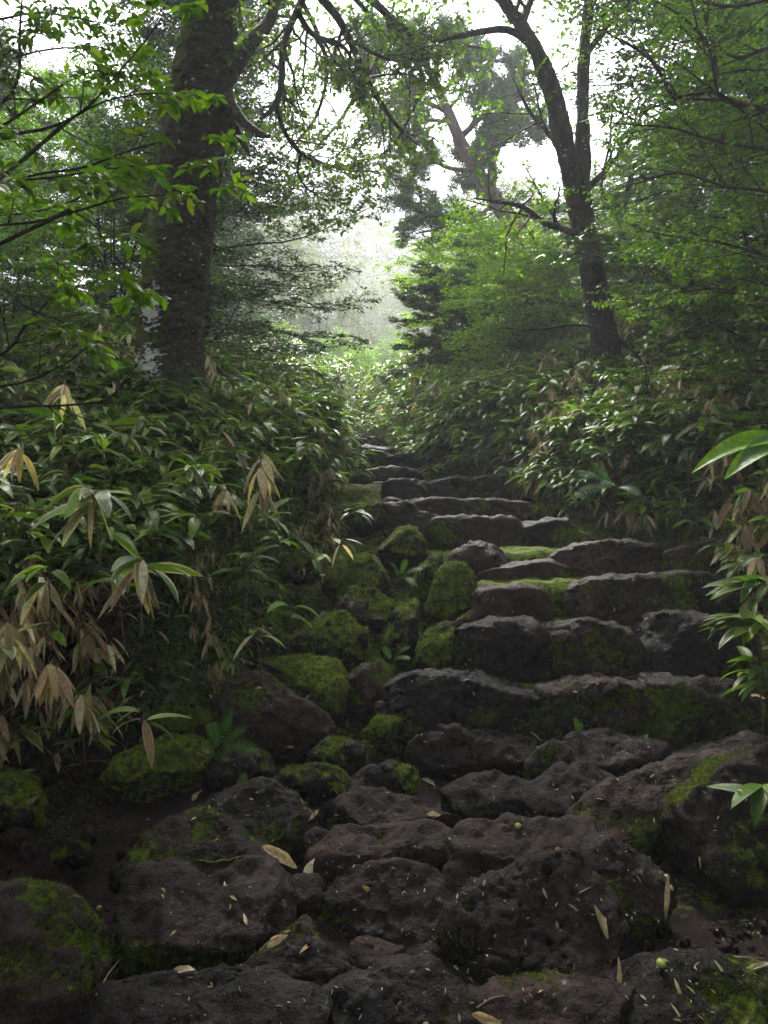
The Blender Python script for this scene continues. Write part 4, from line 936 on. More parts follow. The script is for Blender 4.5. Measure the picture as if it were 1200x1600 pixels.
limbs = [limb(r, 14) for r in [
 [(345, 125, 6.05, 20), (372, 92, 6.05, 15), (395, 62, 6.1, 12), (415, 42, 6.2, 10), (430, 8, 6.3, 8), (445, -60, 6.4, 7), (480, -180, 6.6, 4)],
 [(348, 140, 5.95, 13), (362, 165, 5.85, 9), (380, 190, 5.8, 8), (402, 207, 5.7, 7), (420, 213, 5.65, 3)],
 [(345, 150, 6.0, 12), (357, 180, 5.95, 8), (370, 205, 5.9, 7), (383, 228, 5.85, 5), (388, 242, 5.85, 2)]]]
limbs2 = [limb(r, 14) for r in [
 [(445, -60, 6.4, 7), (478, -30, 6.6, 7), (468, 10, 6.8, 6), (450, 48, 7, 5.5), (441, 85, 7, 5.5), (440, 125, 7, 5), (430, 165, 7, 4.5), (403, 190, 7, 2)],
 [(430, 165, 7, 4), (446, 208, 7.2, 3.5), (470, 240, 7.4, 3), (505, 255, 7.7, 2.5), (545, 266, 8, 2), (590, 268, 8.2, 1)],
 [(478, -30, 6.6, 8), (530, 30, 7.2, 6.5), (555, 82, 7.6, 5.5), (577, 130, 8, 5), (602, 172, 8.2, 4), (628, 205, 8.4, 3), (660, 232, 8.6, 1)],
 [(540, -40, 7.5, 8), (600, 18, 8, 6), (638, 48, 8.2, 5), (690, 64, 8.4, 3.5), (755, 76, 8.6, 1)],
 [(638, 48, 8.2, 4), (643, 70, 8.2, 3), (645, 92, 8.2, 1)],
 [(462, 15, 6.8, 5), (490, 55, 7, 4.5), (528, 68, 7.1, 4), (548, 85, 7.2, 2)],
 [(555, 65, 7.5, 4), (590, 86, 7.7, 3), (640, 96, 8, 3), (700, 84, 8.2, 1)],
 [(430, 10, 6.3, 5), (390, -20, 6.0, 4), (370, -60, 5.8, 3), (330, -120, 5.6, 2)],
 [(440, 110, 7, 3), (415, 90, 7.2, 2.5), (395, 60, 7.4, 2), (380, 30, 7.6, 1)],
 [(440, -60, 6.6, 5), (500, 60, 8, 3.5), (510, 120, 8.5, 3), (495, 180, 8.8, 2.5), (470, 215, 9, 2), (450, 240, 9.2, 1)],
 [(520, -40, 7, 5), (600, 60, 9, 3.5), (560, 140, 9.2, 3), (530, 190, 9.4, 2.5), (500, 225, 9.5, 2), (480, 245, 9.6, 1)],
 [(600, 18, 8, 4), (660, 110, 9, 3), (650, 160, 9.2, 2.5), (620, 220, 9.4, 2), (590, 245, 9.5, 1.5), (560, 250, 9.6, 1)],
 [(470, 238, 7.4, 2.5), (465, 268, 7.3, 2), (478, 292, 7.2, 1.6), (495, 305, 7.2, 1)]]]
pts2, rad2 = stack(limbs2)
rngc = np.random.default_rng(102)
k1, r1 = kids(pts2, rad2, 12, rngc, .15, 1, .9, .75, .16, 0, 7, .2, .2, rs=.5)
k2, r2 = kids(k1, r1, 7, rngc, .2, 1, .8, .32, .16, 0, 5, .2, .2)
lv = [foliage(k2, 8, rngc, .062, .034, np.array([[.05, .09, .022], [.07, .12, .03], [.09, .15, .03]]), .35, .8, .2, .5)]
# upper crown over the frame
top = tp[170:255:4]; tops = np.stack([tp[185:250:1]]); 
u1, ur1 = kids(tp[None, 185:258], trad[None, 185:258], 16, rngc, 0, 1, 1.0, 3.0, .10, .45, 9, .2, .3, lt=.4, rs=.2)
u2, ur2 = kids(u1, ur1, 12, rngc, .15, 1, .9, 1.0, .12, 0, 6, .5, .2)
u3, ur3 = kids(u2, ur2, 6, rngc, .1, 1, .8, .4, .12, 0, 4, .4, .2)
lv.append(foliage(u3, 8, rngc, .085, .045, MG, .5, .8, .1, .4))
def trunk_attr(V):
    t = sstep(0, 1, 0 * V[:, 0]); x = 600 + V[:, 0] / V[:, 1] * FPX; y = 800 - (V[:, 2] - CAM_H) / V[:, 1] * FPX
    left = sstep(.02, -.20, V[:, 0] - np.interp(V[:, 2], tp[:, 2], tp[:, 0])); 
    moss = .25 * left + .32 * sstep(330, 420, y) * sstep(.1, -.22, V[:, 0] - np.interp(V[:, 2], tp[:, 2], tp[:, 0])) + .22 * sstep(420, 620, y) + .05
    moss += .34 + .3 * fbm(V, 3, 3, 8)
    L = np.full(len(V), -.6); front = V[:, 1] < np.interp(V[:, 2], tp[:, 2], tp[:, 1]) + .1
    for cx, cy, rx, ry, a in [(236, 480, 16, 38, 1.3), (230, 566, 21, 28, 1.3), (255, 470, 10, 12, .8), (300, 330, 12, 20, .35), (270, 300, 12, 10, .3), (240, 600, 30, 15, .4), (285, 620, 20, 20, .3), (300, 150, 14, 30, .25)]:
        L = np.maximum(L, np.where(front, a * np.exp(-(((x - cx) / rx) ** 2 + ((y - cy) / ry) ** 2)) - .05, -.6))
    return {'moss': np.where(L > .3, 0, moss), 'lichen': L}
tl = tubes(*stack(limbs), 12)
tl = (tl[0] + fbm(tl[0], 22, 3, 3)[:, None] * .008, tl[1], {})
big = build_tree('broadleaf_tree', 'massive mossy trunk with white lichen patches and stub branches at the left', tp[0],
    [(Vt, Ft, {}), tl], [tubes(pts2, rad2, 7), tubes(k1, r1, 4), tubes(k2, r2, 3), tubes(u1, ur1, 6), tubes(u2, ur2, 4)], lv, bark=M_BARK, trunk_attr=trunk_attr)

# -- twin trunk at the right
rng = np.random.default_rng(111)
t1 = limb([(965, 640, 8.6, 30), (955, 590, 8.5, 27), (948, 545, 8.4, 24), (935, 480, 8.3, 23), (922, 410, 8.2, 22), (910, 350, 8.2, 21), (902, 305, 8.1, 21), (888, 250, 8, 17), (876, 200, 8, 17), (862, 140, 8, 16), (840, 85, 8, 14), (812, 35, 8, 12), (785, 0, 8, 10), (740, -70, 8, 8), (690, -200, 8, 5)], 150)
t2 = limb([(905, 330, 8.15, 14), (909, 280, 8.15, 14), (911, 220, 8.2, 14), (910, 160, 8.2, 12), (912, 100, 8.2, 10), (918, 30, 8.3, 9), (925, -80, 8.3, 8), (930, -300, 8.3, 4)], 80)
parts = []
for q, (a, b) in enumerate((t1, t2)):
    b = b * .88
    V, F, _ = tubes(a[None], b[None], 48); c = np.repeat(a, 48, 0); nn = norm(V - c)
    V = V + nn * ((np.abs(fbm(V * [1, 1, .22], 22, 3, 4 + q)) - .25) * .035 + fbm(V, 4, 3, 6) * .02)[:, None]; parts.append((V, F, {}))
lb = [limb(r, 14) for r in [
 [(848, 95, 8, 8), (820, 62, 8, 6), (790, 46, 8, 5.5), (750, 50, 7.9, 5), (710, 58, 7.8, 4), (680, 66, 7.7, 1)],
 [(905, 368, 8.1, 7), (880, 358, 8, 5), (850, 348, 7.8, 4.5), (820, 325, 7.6, 4), (795, 318, 7.5, 3), (740, 310, 7.4, 1)],
 [(885, 240, 8, 6), (850, 200, 8.2, 4), (825, 170, 8.4, 3), (800, 120, 8.5, 1)],
 [(912, 300, 8.1, 6), (950, 262, 8, 4), (985, 215, 7.9, 3), (1000, 150, 7.8, 1)],
 [(815, 40, 8, 7), (830, 0, 8.1, 5), (860, -60, 8.2, 4), (900, -160, 8.2, 2)],
 [(912, 90, 8.2, 6), (950, 40, 8, 4), (990, 0, 7.8, 3), (1050, -50, 7.6, 2)]]]
lp, lr = stack(lb)
k1, r1 = kids(lp[1:], lr[1:], 9, rng, .2, 1, .9, .8, .14, 0, 7, .5, .2); k2, r2 = kids(k1, r1, 6, rng, .2, 1, .8, .3, .12, 0, 5, .6)
u1, ur1 = kids(np.stack([resample(t1[0][120:], 12), resample(t2[0][55:], 12)]), np.stack([np.linspace(.06, .02, 12)] * 2), 8, rng, 0, 1, 1.0, 2.2, .1, .4, 9, .2, .3, rs=.35)
u2, ur2 = kids(u1, ur1, 12, rng, .15, 1, .9, .9, .12, 0, 6, .5); u3, ur3 = kids(u2, ur2, 6, rng, .1, 1, .8, .36, .1, 0, 4, .5)
def rattr(V): 
    return {'moss': .12 + .3 * fbm(V, 2.2, 3, 18) + .15 * sstep(3.3, 2.6, V[:, 2]), 'lichen': .12 + .5 * fbm(V, 5, 3, 33) - .2}
build_tree('broadleaf_tree', 'slender furrowed trunk that forks in two, leaning left on the right bank', t1[0][0], parts + [tubes(lp, lr, 8)],
    [tubes(k1, r1, 4), tubes(k2, r2, 3), tubes(u1, ur1, 5), tubes(u2, ur2, 4)], [foliage(k2, 8, rng, .055, .03, MG, .6, .8, .15, .4), foliage(u3, 8, rng, .08, .045, MG, .5)], bark=M_BARKR, trunk_attr=rattr)

# -- leaning pine in the mist
def pine(label, trunk_rows, limb_rows, seed, m=(20, 11, 13), col=None, auto=10, name='pine_tree', L=.9):
    rng = np.random.default_rng(seed); a, b = limb(trunk_rows, 60); V, F, _ = tubes(a[None], b[None], 20)
    V = V + fbm(V, 8, 3, 3)[:, None] * .02
    ls = [limb(r, 14) for r in limb_rows]
    au, ar = kids(a[None], b[None], auto, rng, .45, .98, 1.2, 1.7 * L, .14, .1, 14, .2, .1, rs=.4)
    lp = np.concatenate([np.stack([l[0] for l in ls]), au]) if ls else au; lr = np.concatenate([np.stack([l[1] for l in ls]), ar]) if ls else ar
    k1, r1 = kids(lp, lr, m[0], rng, .35, 1, .8, .55, .14, .12, 6, .2); k2, r2 = kids(k1, r1, m[1], rng, .3, 1, .7, .2, .1, .2, 4, .0)
    lv = foliage(k2, m[2], rng, .11, .024, FG * 1.25 if col is None else col, .0, 1.0, .2, .7, .0)
    return build_tree(name, label, a[0], [(V, F, {}), tubes(lp, lr, 7)], [tubes(k1, r1, 4), tubes(k2, r2, 3)], [lv], bark=M_BARKP, leafm=M_NEEDLE)
pine('old pine leaning left in the mist behind the forked trunk', [(930, 560, 14.5, 17), (895, 480, 14.3, 16), (860, 420, 14, 16), (815, 368, 14, 15), (776, 315, 14, 13), (745, 268, 14, 11), (715, 212, 14, 9), (690, 150, 14, 7), (660, 90, 14, 5), (630, 40, 14, 3)],
    [[(778, 318, 14, 5), (740, 340, 13.8, 4), (690, 338, 13.6, 4), (655, 325, 13.5, 3), (632, 305, 13.4, 1)], [(812, 365, 14, 4), (770, 350, 13.7, 4), (730, 362, 13.4, 3), (690, 358, 13.2, 2), (650, 365, 13, 1)],
     [(745, 268, 14, 4), (700, 262, 13.8, 3), (665, 245, 13.7, 3), (630, 262, 13.5, 1)], [(720, 215, 14, 5), (755, 180, 14.2, 4), (790, 150, 14.2, 3), (815, 130, 14.2, 1)],
     [(700, 175, 14, 4), (660, 160, 13.8, 3), (620, 175, 13.6, 3), (580, 190, 13.5, 1)], [(735, 250, 14, 4), (780, 225, 14.3, 3), (815, 200, 14.5, 2), (840, 190, 14.6, 1)],
     [(690, 150, 14, 4), (720, 110, 14, 3), (760, 95, 14.2, 2), (800, 100, 14.2, 1)], [(665, 95, 14, 4), (620, 80, 13.8, 3), (575, 95, 13.5, 2), (540, 120, 13.5, 1)],
     [(840, 395, 14, 4), (800, 400, 13.6, 3), (755, 385, 13.4, 2), (720, 390, 13.2, 1)]], 121, auto=12, L=.75)

# -- firs
def fir_tree(label, x, y, h, R, seed, group='dark firs in the wood', n1=64, low=.08, cols=FG, lean=0.0, name='fir_tree', ex=.75):
    rng = np.random.default_rng(seed); z = float(ground_z(np.array([x]), np.array([y]))[0]) - .1; base = np.array([x, y, z])
    t = np.linspace(0, 1, 30)[:, None]; a = base + np.array([lean, 0, 1.0]) * h * t + rng.normal(0, .015, (30, 3)); b = .055 * h / 3 * (1 - t[:, 0] * .93) * .6
    V, F, _ = tubes(a[None], b[None], 14)
    tt = low + (1 - low) * (np.arange(n1) + .5) / n1; az = np.arange(n1) * 2.4 + rng.uniform(-.5, .5, n1)
    s = tt * 29; j = s.astype(int).clip(0, 28); p = a[j] * (1 - (s - j))[:, None] + a[j + 1] * (s - j)[:, None]
    Ln = R * ((1 - tt) ** ex * .9 + .1) * rng.uniform(.6, 1.15, n1); D = np.stack([np.cos(az), np.sin(az), rng.uniform(-.05, .35, n1)], 1); D = norm(D)
    n = 10; out = [p]; c = p
    for q in range(1, n):
        D = norm(D + rng.normal(0, .07, (n1, 3)) - Zup * .05 * (1 if q < 6 else -1.2)); c = c + D * (Ln / (n - 1))[:, None]; out.append(c)
    l1 = np.stack(out, 1); lr = np.linspace(1, .3, n)[None] * (.003 + .006 * Ln)[:, None]
    k1, r1 = kids(l1, lr, 16, rng, .15, 1, .85, R * .26, .08, 0, 6, .92, .1, lt=.6, rs=.6)
    k2, r2 = kids(k1, r1, 5, rng, .15, 1, .8, R * .10, .06, 0, 4, .92, .05, lt=.5)
    lv = [foliage(k1, 16, rng, .065, .02, cols, .75, .9, .1, .3, .05), foliage(k2, 10, rng, .065, .02, cols, .75, .9, .0, .25, .05)]
    return build_tree(name, label, base, [(V, F, {}), tubes(l1, lr, 5)], [tubes(k1, r1, 3)], lv, group=group, bark=M_BARK, leafm=M_NEEDLE)
F1 = fir_tree('dark fir with drooping sprays right behind the massive mossy trunk', -2.15, 9.3, 5.4, 2.4, 131, n1=80)
F2 = fir_tree('bushy dark fir between the misty gap and the right bank', pxX(705, 12.3), 12.3, 1.9, 1.2, 132, n1=60, low=.02, ex=.3)
def place_copy(src, label, x, y, rz, sc=1.0, cat='tree', group=None):
    c = copy_tree(src); z = float(ground_z(np.array([x]), np.array([y]))[0]) - .1
    c.location = (x, y, z); c.rotation_euler = (0, 0, rz); c.scale = (sc, sc, sc); tag(c, label, cat, group or src.get('group')); return c
for lab, px, d, rz, s in [('dark fir filling the far left edge behind the leafy branches', -40, 8.2, 1.0, .68), ('fir standing left of the massive trunk, further back', 110, 10.8, 2.2, .72), ('fir behind the left bank, between the trunk and the misty gap', 320, 13.5, 3.4, .7),
    ('dark fir in the upper right corner', 1230, 8.8, 4.0, 1.6), ('fir behind the maples at the right', 1085, 11.5, 5.1, .7), ('fir behind the forked trunk, in shade', 1000, 14.5, .6, .7), ('misty fir far left of the path', 300, 19, 2.9, 1.3), ('fir far back at the left edge', -20, 14, 1.9, .9), ('misty fir right of the gap', 780, 36, 3.9, 1.5), ('misty fir standing left of the gap', 440, 34, 5.4, 1.5), ('fir far right in the deep wood', 1230, 15, 2.4, 1.4)]:
    place_copy(F1, lab, pxX(px, d), d, rz, s)

# -- layered small leaved trees (maple like)
def layer_tree(label, x, y, h, R, seed, cols=BG, group='bright small leaved trees on the right', nl=15, leaf=.052, name='maple_tree', lean=(0, 0), low=.12, m=(10, 5, 7), flat=.85, dens=1.0):
    rng = np.random.default_rng(seed); z = float(ground_z(np.array([x]), np.array([y]))[0]) - .1; base = np.array([x, y, z])
    stems = []
    for q in range(4):
        az = q * 1.57 + rng.uniform(-.5, .5); sp = rng.uniform(.15, .4) * R
        rows = [base + [0, 0, 0], base + np.array([math.cos(az) * sp * .3 + lean[0] * .3, math.sin(az) * sp * .3 + lean[1] * .3, h * .35]), base + np.array([math.cos(az) * sp + lean[0] * .7, math.sin(az) * sp + lean[1] * .7, h * .7]), base + np.array([math.cos(az) * sp * 1.5 + lean[0], math.sin(az) * sp * 1.5 + lean[1], h * rng.uniform(.85, 1.05)])]
        r = resample(np.array(rows), 16) + np.cumsum(rng.normal(0, .018, (16, 3)), 0) * np.linspace(0, 1, 16)[:, None]; stems.append((r, np.linspace(.016, .004, 16) * h / 3))
    sp_, sr_ = stack(stems)
    l1, lr = kids(sp_, sr_, nl, rng, low, 1, 1.15, R * .9, .12, .02, 10, .15, .12, lt=.45, rs=.6)
    k1, r1 = kids(l1, lr, m[0], rng, .2, 1, .85, R * .30, .10, 0, 6, flat, .05); k2, r2 = kids(k1, r1, m[1], rng, .2, 1, .75, R * .13, .08, 0, 4, flat)
    lv = foliage(k2, m[2], rng, leaf, leaf * .5, cols, .7, .85, .05, .3, .1)
    return build_tree(name, label, base, [tubes(sp_, sr_, 8), tubes(l1, lr, 5)], [tubes(k1, r1 * .7, 3), tubes(k2, r2 * .6, 3)], [lv], group=group, bark=M_TWIG)
L1 = layer_tree('bright green layered maple right of the misty gap', pxX(800, 10.8), 10.8, 2.1, 1.5, 141, cols=BG * [1.35, 1.25, .9], leaf=.06, m=(9, 5, 6))
L2 = layer_tree('layered small leaved tree right of the forked trunk, near', pxX(1195, 7.4), 7.4, 3.6, 1.6, 142, cols=MG)
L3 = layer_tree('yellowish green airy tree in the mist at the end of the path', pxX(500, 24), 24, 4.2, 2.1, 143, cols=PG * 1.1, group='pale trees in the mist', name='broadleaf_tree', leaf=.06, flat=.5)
for src, lab, px, d, rz, s, g in [
    (L1, 'pale green maple low above the right bank, nearest the gap', 735, 14, 2.0, 1.0, None), (L1, 'green maple beside the forked trunk, left of it', 835, 10.2, 4.0, .8, None),
    (L2, 'dense small leaved tree at the right edge', 1290, 6.0, 1.2, 1.0, None), (L2, 'small leaved tree behind the right edge tree', 1150, 9.8, 3.0, .85, None), (L2, 'small leaved tree right of the forked trunk', 1040, 10.8, 4.5, .72, None), (L1, 'maple sapling on top of the right bank', 1060, 9.4, 5.5, .7, None),
    (L2, 'shaded leafy tree behind the massive trunk at the left', 180, 8.4, 2.4, .9, 'leafy trees on the left'), (L2, 'shaded leafy tree at the left edge above the bank', 10, 6.6, 5.2, .6, 'leafy trees on the left'), (L1, 'bright sapling at the left of the misty gap', 420, 18, 1.0, .6, 'leafy trees on the left'),
    (L3, 'misty tree left of the gap', 380, 30, 1.0, 1.8, 'pale trees in the mist'), (L3, 'misty tree straight behind the end of the stair', 570, 44, 2.0, 1.5, 'pale trees in the mist'), (L3, 'misty tree right behind the bright maple', 760, 30, 3.0, 1.5, 'pale trees in the mist'),
    (L3, 'tall misty tree left of the gap, far back', 455, 46, 4.0, 2.8, 'pale trees in the mist'), (L3, 'misty tree far behind the leaning pine', 690, 46, 5.0, 2.0, 'pale trees in the mist'), (L3, 'misty tree behind the forked trunk', 870, 19, .5, 1.2, 'pale trees in the mist'), (L3, 'faint tree in the mist at the centre', 620, 58, 2.5, 2.2, 'pale trees in the mist'), (L3, 'misty tree behind the mossy trunk', 200, 24, 3.5, 1.6, 'pale trees in the mist'), (L3, 'misty tree at the far right', 1000, 24, 4.4, 1.5, 'pale trees in the mist')]:
    place_copy(src, lab, pxX(px, d), d, rz, s, group=g)

# -- leafy branches near the camera at the upper left
def near_branches(name, label, rows, seed, cols, base, m=(5, 4, 7), leaf=.05, L=.35, flat=.7, group=None, cat='tree', droop=.25, wid=.42):
    rng = np.random.default_rng(seed); ls = [limb(r, 16) for r in rows]; lp, lr = stack(ls)
    k1, r1 = kids(lp, lr, m[0], rng, .1, 1, .8, L, .10, 0, 6, flat, .1, rs=.6); k2, r2 = kids(k1, r1, m[1], rng, .2, 1, .75, L * .4, .08, 0, 4, flat)
    allp = np.concatenate([k2]); N = len(allp)
    def lf(pts, mm, t0):
        N, k, _ = pts.shape; i = np.repeat(np.arange(N), mm); M = len(i); t = np.clip(t0 + (1 - t0) * ((np.tile(np.arange(mm), N) + .7) / mm), 0, .999)
        s = t * (k - 1); j = s.astype(int); f = (s - j)[:, None]; p = pts[i, j] * (1 - f) + pts[i, j + 1] * f; T = norm(pts[i, j + 1] - pts[i, j])
        sd = norm(np.cross(T, Zup) + 1e-4) * np.where(np.arange(M) % 2 == 0, 1, -1)[:, None]
        D = norm(T * .6 + sd * .7 + rng.normal(0, .25, (M, 3))); LL = leaf * rng.uniform(.65, 1.2, M)
        v, f_, a = leaf_strip(p, D, norm(Zup + rng.normal(0, .35, (M, 3))), LL, LL * wid, rng.uniform(.1, droop * 2, M), colvar(cols, M, rng, .25), rng, 5, .2, pw=.85); return v, f_, {'Col': a['Col']}
    stem = resample(np.array([base, (base + lp[0][0]) / 2 + [-.1, 0, .1], lp[0][0]]), 16); con = []
    for q in lp: con.append(resample(np.array([stem[6 + len(con) % 9], (stem[10] + q[0]) / 2, q[0]]), 16))
    e = empty(name, base, label, cat, group)
    V, F, _ = join([tubes(stem[None], np.linspace(.05, .02, 16)[None], 10), tubes(np.stack(con), np.full((len(con), 16), .008), 6)]); at = lambda V: {'moss': np.full(len(V), .2), 'lichen': np.full(len(V), -.5)}
    mesh('trunk', V, F, M_TWIG, parent=e, attrs=at(V))
    V, F, _ = join([tubes(lp, lr * .62, 6), tubes(k1, r1 * .7, 4), tubes(k2, r2 * .7, 3)]); mesh('branches', V, F, M_TWIG, parent=e, attrs=at(V))
    V, F, A = join([lf(k2, m[2], .1), lf(k1, 4, .6)]); mesh('crown', V, F, M_LEAF, parent=e, attrs=A)
    return e
near_branches('leafy_shrub', 'near leafy branches with pointed bright green leaves reaching in from the upper left', [
 [(-60, 362, 2.9, 4), (0, 352, 2.9, 3.5), (60, 346, 2.9, 3), (120, 330, 2.9, 3), (190, 310, 2.95, 2.5), (250, 305, 3, 2), (310, 298, 3, 1.5), (345, 290, 3, 1)],
 [(-60, 300, 3, 4), (0, 290, 3, 3.5), (60, 272, 3, 3), (130, 262, 3, 2.5), (190, 240, 3, 2), (250, 222, 3, 2), (310, 212, 3, 1)],
 [(-60, 220, 3.2, 4.5), (0, 210, 3.2, 4), (60, 204, 3.1, 4), (110, 186, 3.1, 3.5), (145, 160, 3.1, 3), (175, 125, 3.1, 2.5), (212, 82, 3.1, 2), (248, 35, 3.1, 1.5), (262, 0, 3.1, 1)],
 [(110, 186, 3.1, 2.5), (160, 160, 3.1, 2), (210, 148, 3.1, 2), (260, 146, 3.1, 1.5), (300, 150, 3.1, 1)],
 [(-60, 285, 2.7, 3), (20, 282, 2.7, 3), (90, 276, 2.7, 2.5), (170, 264, 2.7, 2), (240, 256, 2.7, 1.5), (310, 246, 2.7, 1)],
 [(110, 328, 2.9, 2), (145, 350, 2.85, 2), (165, 378, 2.8, 1.5), (188, 410, 2.8, 1.5), (205, 425, 2.8, 1)],
 [(-60, 395, 3.3, 3), (0, 400, 3.3, 2.5), (40, 408, 3.3, 2), (80, 420, 3.3, 1.5), (110, 440, 3.3, 1)],
 [(-60, 330, 3.4, 3), (20, 335, 3.4, 2.5), (90, 322, 3.4, 2), (150, 300, 3.4, 2), (230, 285, 3.4, 1)],
 [(-60, 460, 3.0, 3), (0, 450, 3.0, 2.5), (40, 480, 3.0, 2), (90, 500, 3.0, 1.5), (120, 520, 3.0, 1)]], 151, BG * .9, np.array([-2.6, 2.6, 1.2]), m=(6, 3, 6), leaf=.060, L=.24)
near_branches('leafy_shrub', 'dark backlit branches with small pointed leaves in the top left corner', [
 [(-60, 190, 3.6, 6), (0, 162, 3.6, 5), (22, 138, 3.6, 4), (31, 100, 3.6, 3.5), (31, 50, 3.6, 3), (36, -20, 3.6, 2)],
 [(-60, 250, 3.6, 5), (0, 200, 3.6, 4), (60, 160, 3.6, 3), (105, 128, 3.6, 2.5), (150, 110, 3.6, 2), (190, 100, 3.6, 1)],
 [(-60, 40, 3.8, 4), (0, 30, 3.8, 3), (60, 20, 3.8, 2.5), (120, 28, 3.8, 2), (180, 40, 3.8, 1)],
 [(-60, 90, 3.7, 4), (0, 95, 3.7, 3), (60, 80, 3.7, 2.5), (120, 75, 3.7, 2), (170, 90, 3.7, 1)],
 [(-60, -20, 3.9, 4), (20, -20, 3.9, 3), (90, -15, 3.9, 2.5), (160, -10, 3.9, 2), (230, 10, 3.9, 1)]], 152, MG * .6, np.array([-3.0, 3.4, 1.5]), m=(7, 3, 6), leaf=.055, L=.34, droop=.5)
# -- branches in the upper right
near_branches('leafy_shrub', 'twisted dark limbs with small green leaves reaching in from the upper right', [
 [(1290, 185, 4.8, 9), (1200, 172, 4.8, 8), (1140, 158, 4.9, 7), (1118, 140, 4.9, 6), (1120, 100, 5, 5), (1100, 60, 5, 4), (1060, 22, 5, 3), (1020, 0, 5, 1)],
 [(1118, 142, 4.9, 6), (1080, 148, 5, 5), (1050, 150, 5, 5), (1030, 110, 5, 4), (1000, 80, 5.1, 4), (960, 58, 5.2, 3), (930, 45, 5.3, 2), (890, 70, 5.3, 1)],
 [(1290, 60, 5, 6), (1200, 75, 5, 5), (1150, 90, 5.1, 4), (1110, 60, 5.2, 4), (1100, 20, 5.2, 2), (1080, -20, 5.2, 2)],
 [(1290, 330, 4.6, 6), (1200, 300, 4.7, 4), (1130, 290, 4.8, 4), (1060, 270, 5, 3), (1000, 285, 5, 2), (950, 300, 5.1, 1)],
 [(1290, 240, 4.9, 6), (1200, 235, 5, 4), (1120, 220, 5.1, 4), (1050, 200, 5.2, 3), (990, 195, 5.2, 2), (940, 190, 5.3, 1)],
 [(1290, 420, 4.6, 6), (1200, 400, 4.7, 4), (1130, 380, 4.8, 3), (1060, 370, 5, 2), (1000, 360, 5, 1)],
 [(1290, 480, 4.8, 6), (1200, 470, 4.8, 4), (1120, 450, 4.9, 3), (1050, 460, 5, 2), (990, 470, 5, 1)],
 [(1290, -20, 5, 6), (1200, 0, 5, 4), (1130, 10, 5, 4), (1050, -10, 5, 3), (980, 0, 5.2, 2), (900, 10, 5.3, 1)]], 161, BG * .85, np.array([3.6, 4.6, 1.9]), m=(10, 6, 7), leaf=.034, L=.55, flat=.75, wid=.5)

# -- unseen trees added around and behind the viewpoint; their crowns shade the path
def added_shade_tree(label, x, y, h, R, seed, zc=.5, leaf=.13):
    rng = np.random.default_rng(seed); z = float(ground_z(np.array([x]), np.array([y]))[0]) - .1; base = np.array([x, y, z])
    a = resample(np.array([base, base + [.1, .05, h * .4], base + [-.1, .1, h * .75], base + [0, 0, h]]), 24); b = np.linspace(.17, .03, 24)
    l1, lr = kids(a[None], b[None], 30, rng, zc, .98, 1.15, R, .09, .12, 10, .1, .2, lt=.3, rs=.45)
    k1, r1 = kids(l1, lr, 12, rng, .15, 1, .9, R * .36, .12, 0, 6, .4); k2, r2 = kids(k1, r1, 6, rng, .1, 1, .8, R * .14, .12, 0, 4, .4)
    lv = foliage(k2, 14, rng, leaf, leaf * .6, MG, .6, .8, .0, .4)
    return build_tree('added_shade_tree', label, base, [tubes(a[None], b[None], 14), tubes(l1, lr, 6)], [tubes(k1, r1, 4)], [lv], group='unseen tall trees added to shade the path')
A1 = added_shade_tree('tall leafy shade tree added outside the view, left behind the photographer', -3.6, -1.0, 9.5, 3.8, 171)
for lab, x, y, rz, s in [('tall leafy shade tree added close beside the photographer on the left', -2.6, 1.6, 2.2, .95), ('tall leafy shade tree added close beside the photographer on the right', 2.7, 1.0, 5.2, .95), ('tall leafy shade tree added right behind the photographer', 3.8, -2.0, 1.1, 1.0), ('tall leafy shade tree added straight behind the photographer', .3, -5.5, 2.4, 1.1), ('tall leafy shade tree added beyond the right edge of the view', 5.2, 3.2, 3.3, 1.05), ('tall leafy shade tree added beyond the left edge of the view', -5.4, 3.0, 4.4, 1.05), ('tall leafy shade tree added far out on the right slope', 7.8, 7.0, 5.0, 1.2), ('tall leafy shade tree added far out on the left slope', -8.2, 7.5, .4, 1.2), ('tall leafy shade tree added on the slope behind, to the left', -6.5, -5.5, 2.0, 1.1), ('tall leafy shade tree added on the slope behind, to the right', 7.0, -5.0, 3.0, 1.1)]:
    place_copy(A1, lab, x, y, rz, s)

for lab, x, y, rz, s in [('shade fir added directly behind the photographer', -.6, -4.0, 1.0, 1.3), ('shade fir added behind the photographer to the right', 3.2, -3.2, 2.0, 1.4), ('shade fir added behind the photographer to the left', -4.2, -3.0, 3.0, 1.4), ('shade fir added outside the view at the right', 4.6, .4, 4.0, 1.3), ('shade fir added outside the view at the left', -4.4, .6, 5.0, 1.3),
    ('fir on the left slope outside the view', -6.6, 4.6, .5, 1.4), ('fir on the right slope outside the view', 6.8, 4.2, 1.5, 1.4), ('shade fir added far behind the photographer', 1.2, -8.0, 2.5, 1.7), ('shade fir added far behind to the left', -5.5, -8.0, 3.5, 1.7), ('shade fir added far behind to the right', 7.5, -8.0, 4.5, 1.7), ('second shade fir added on the left slope outside the view', -8.5, .5, 4.9, 1.6), ('second shade fir added on the right slope outside the view', 8.8, .5, 5.9, 1.6)]:
    place_copy(F1, lab, x, y, rz, s, group='unseen firs added to shade the path')  # unseen firs added to block low light from behind and the sides

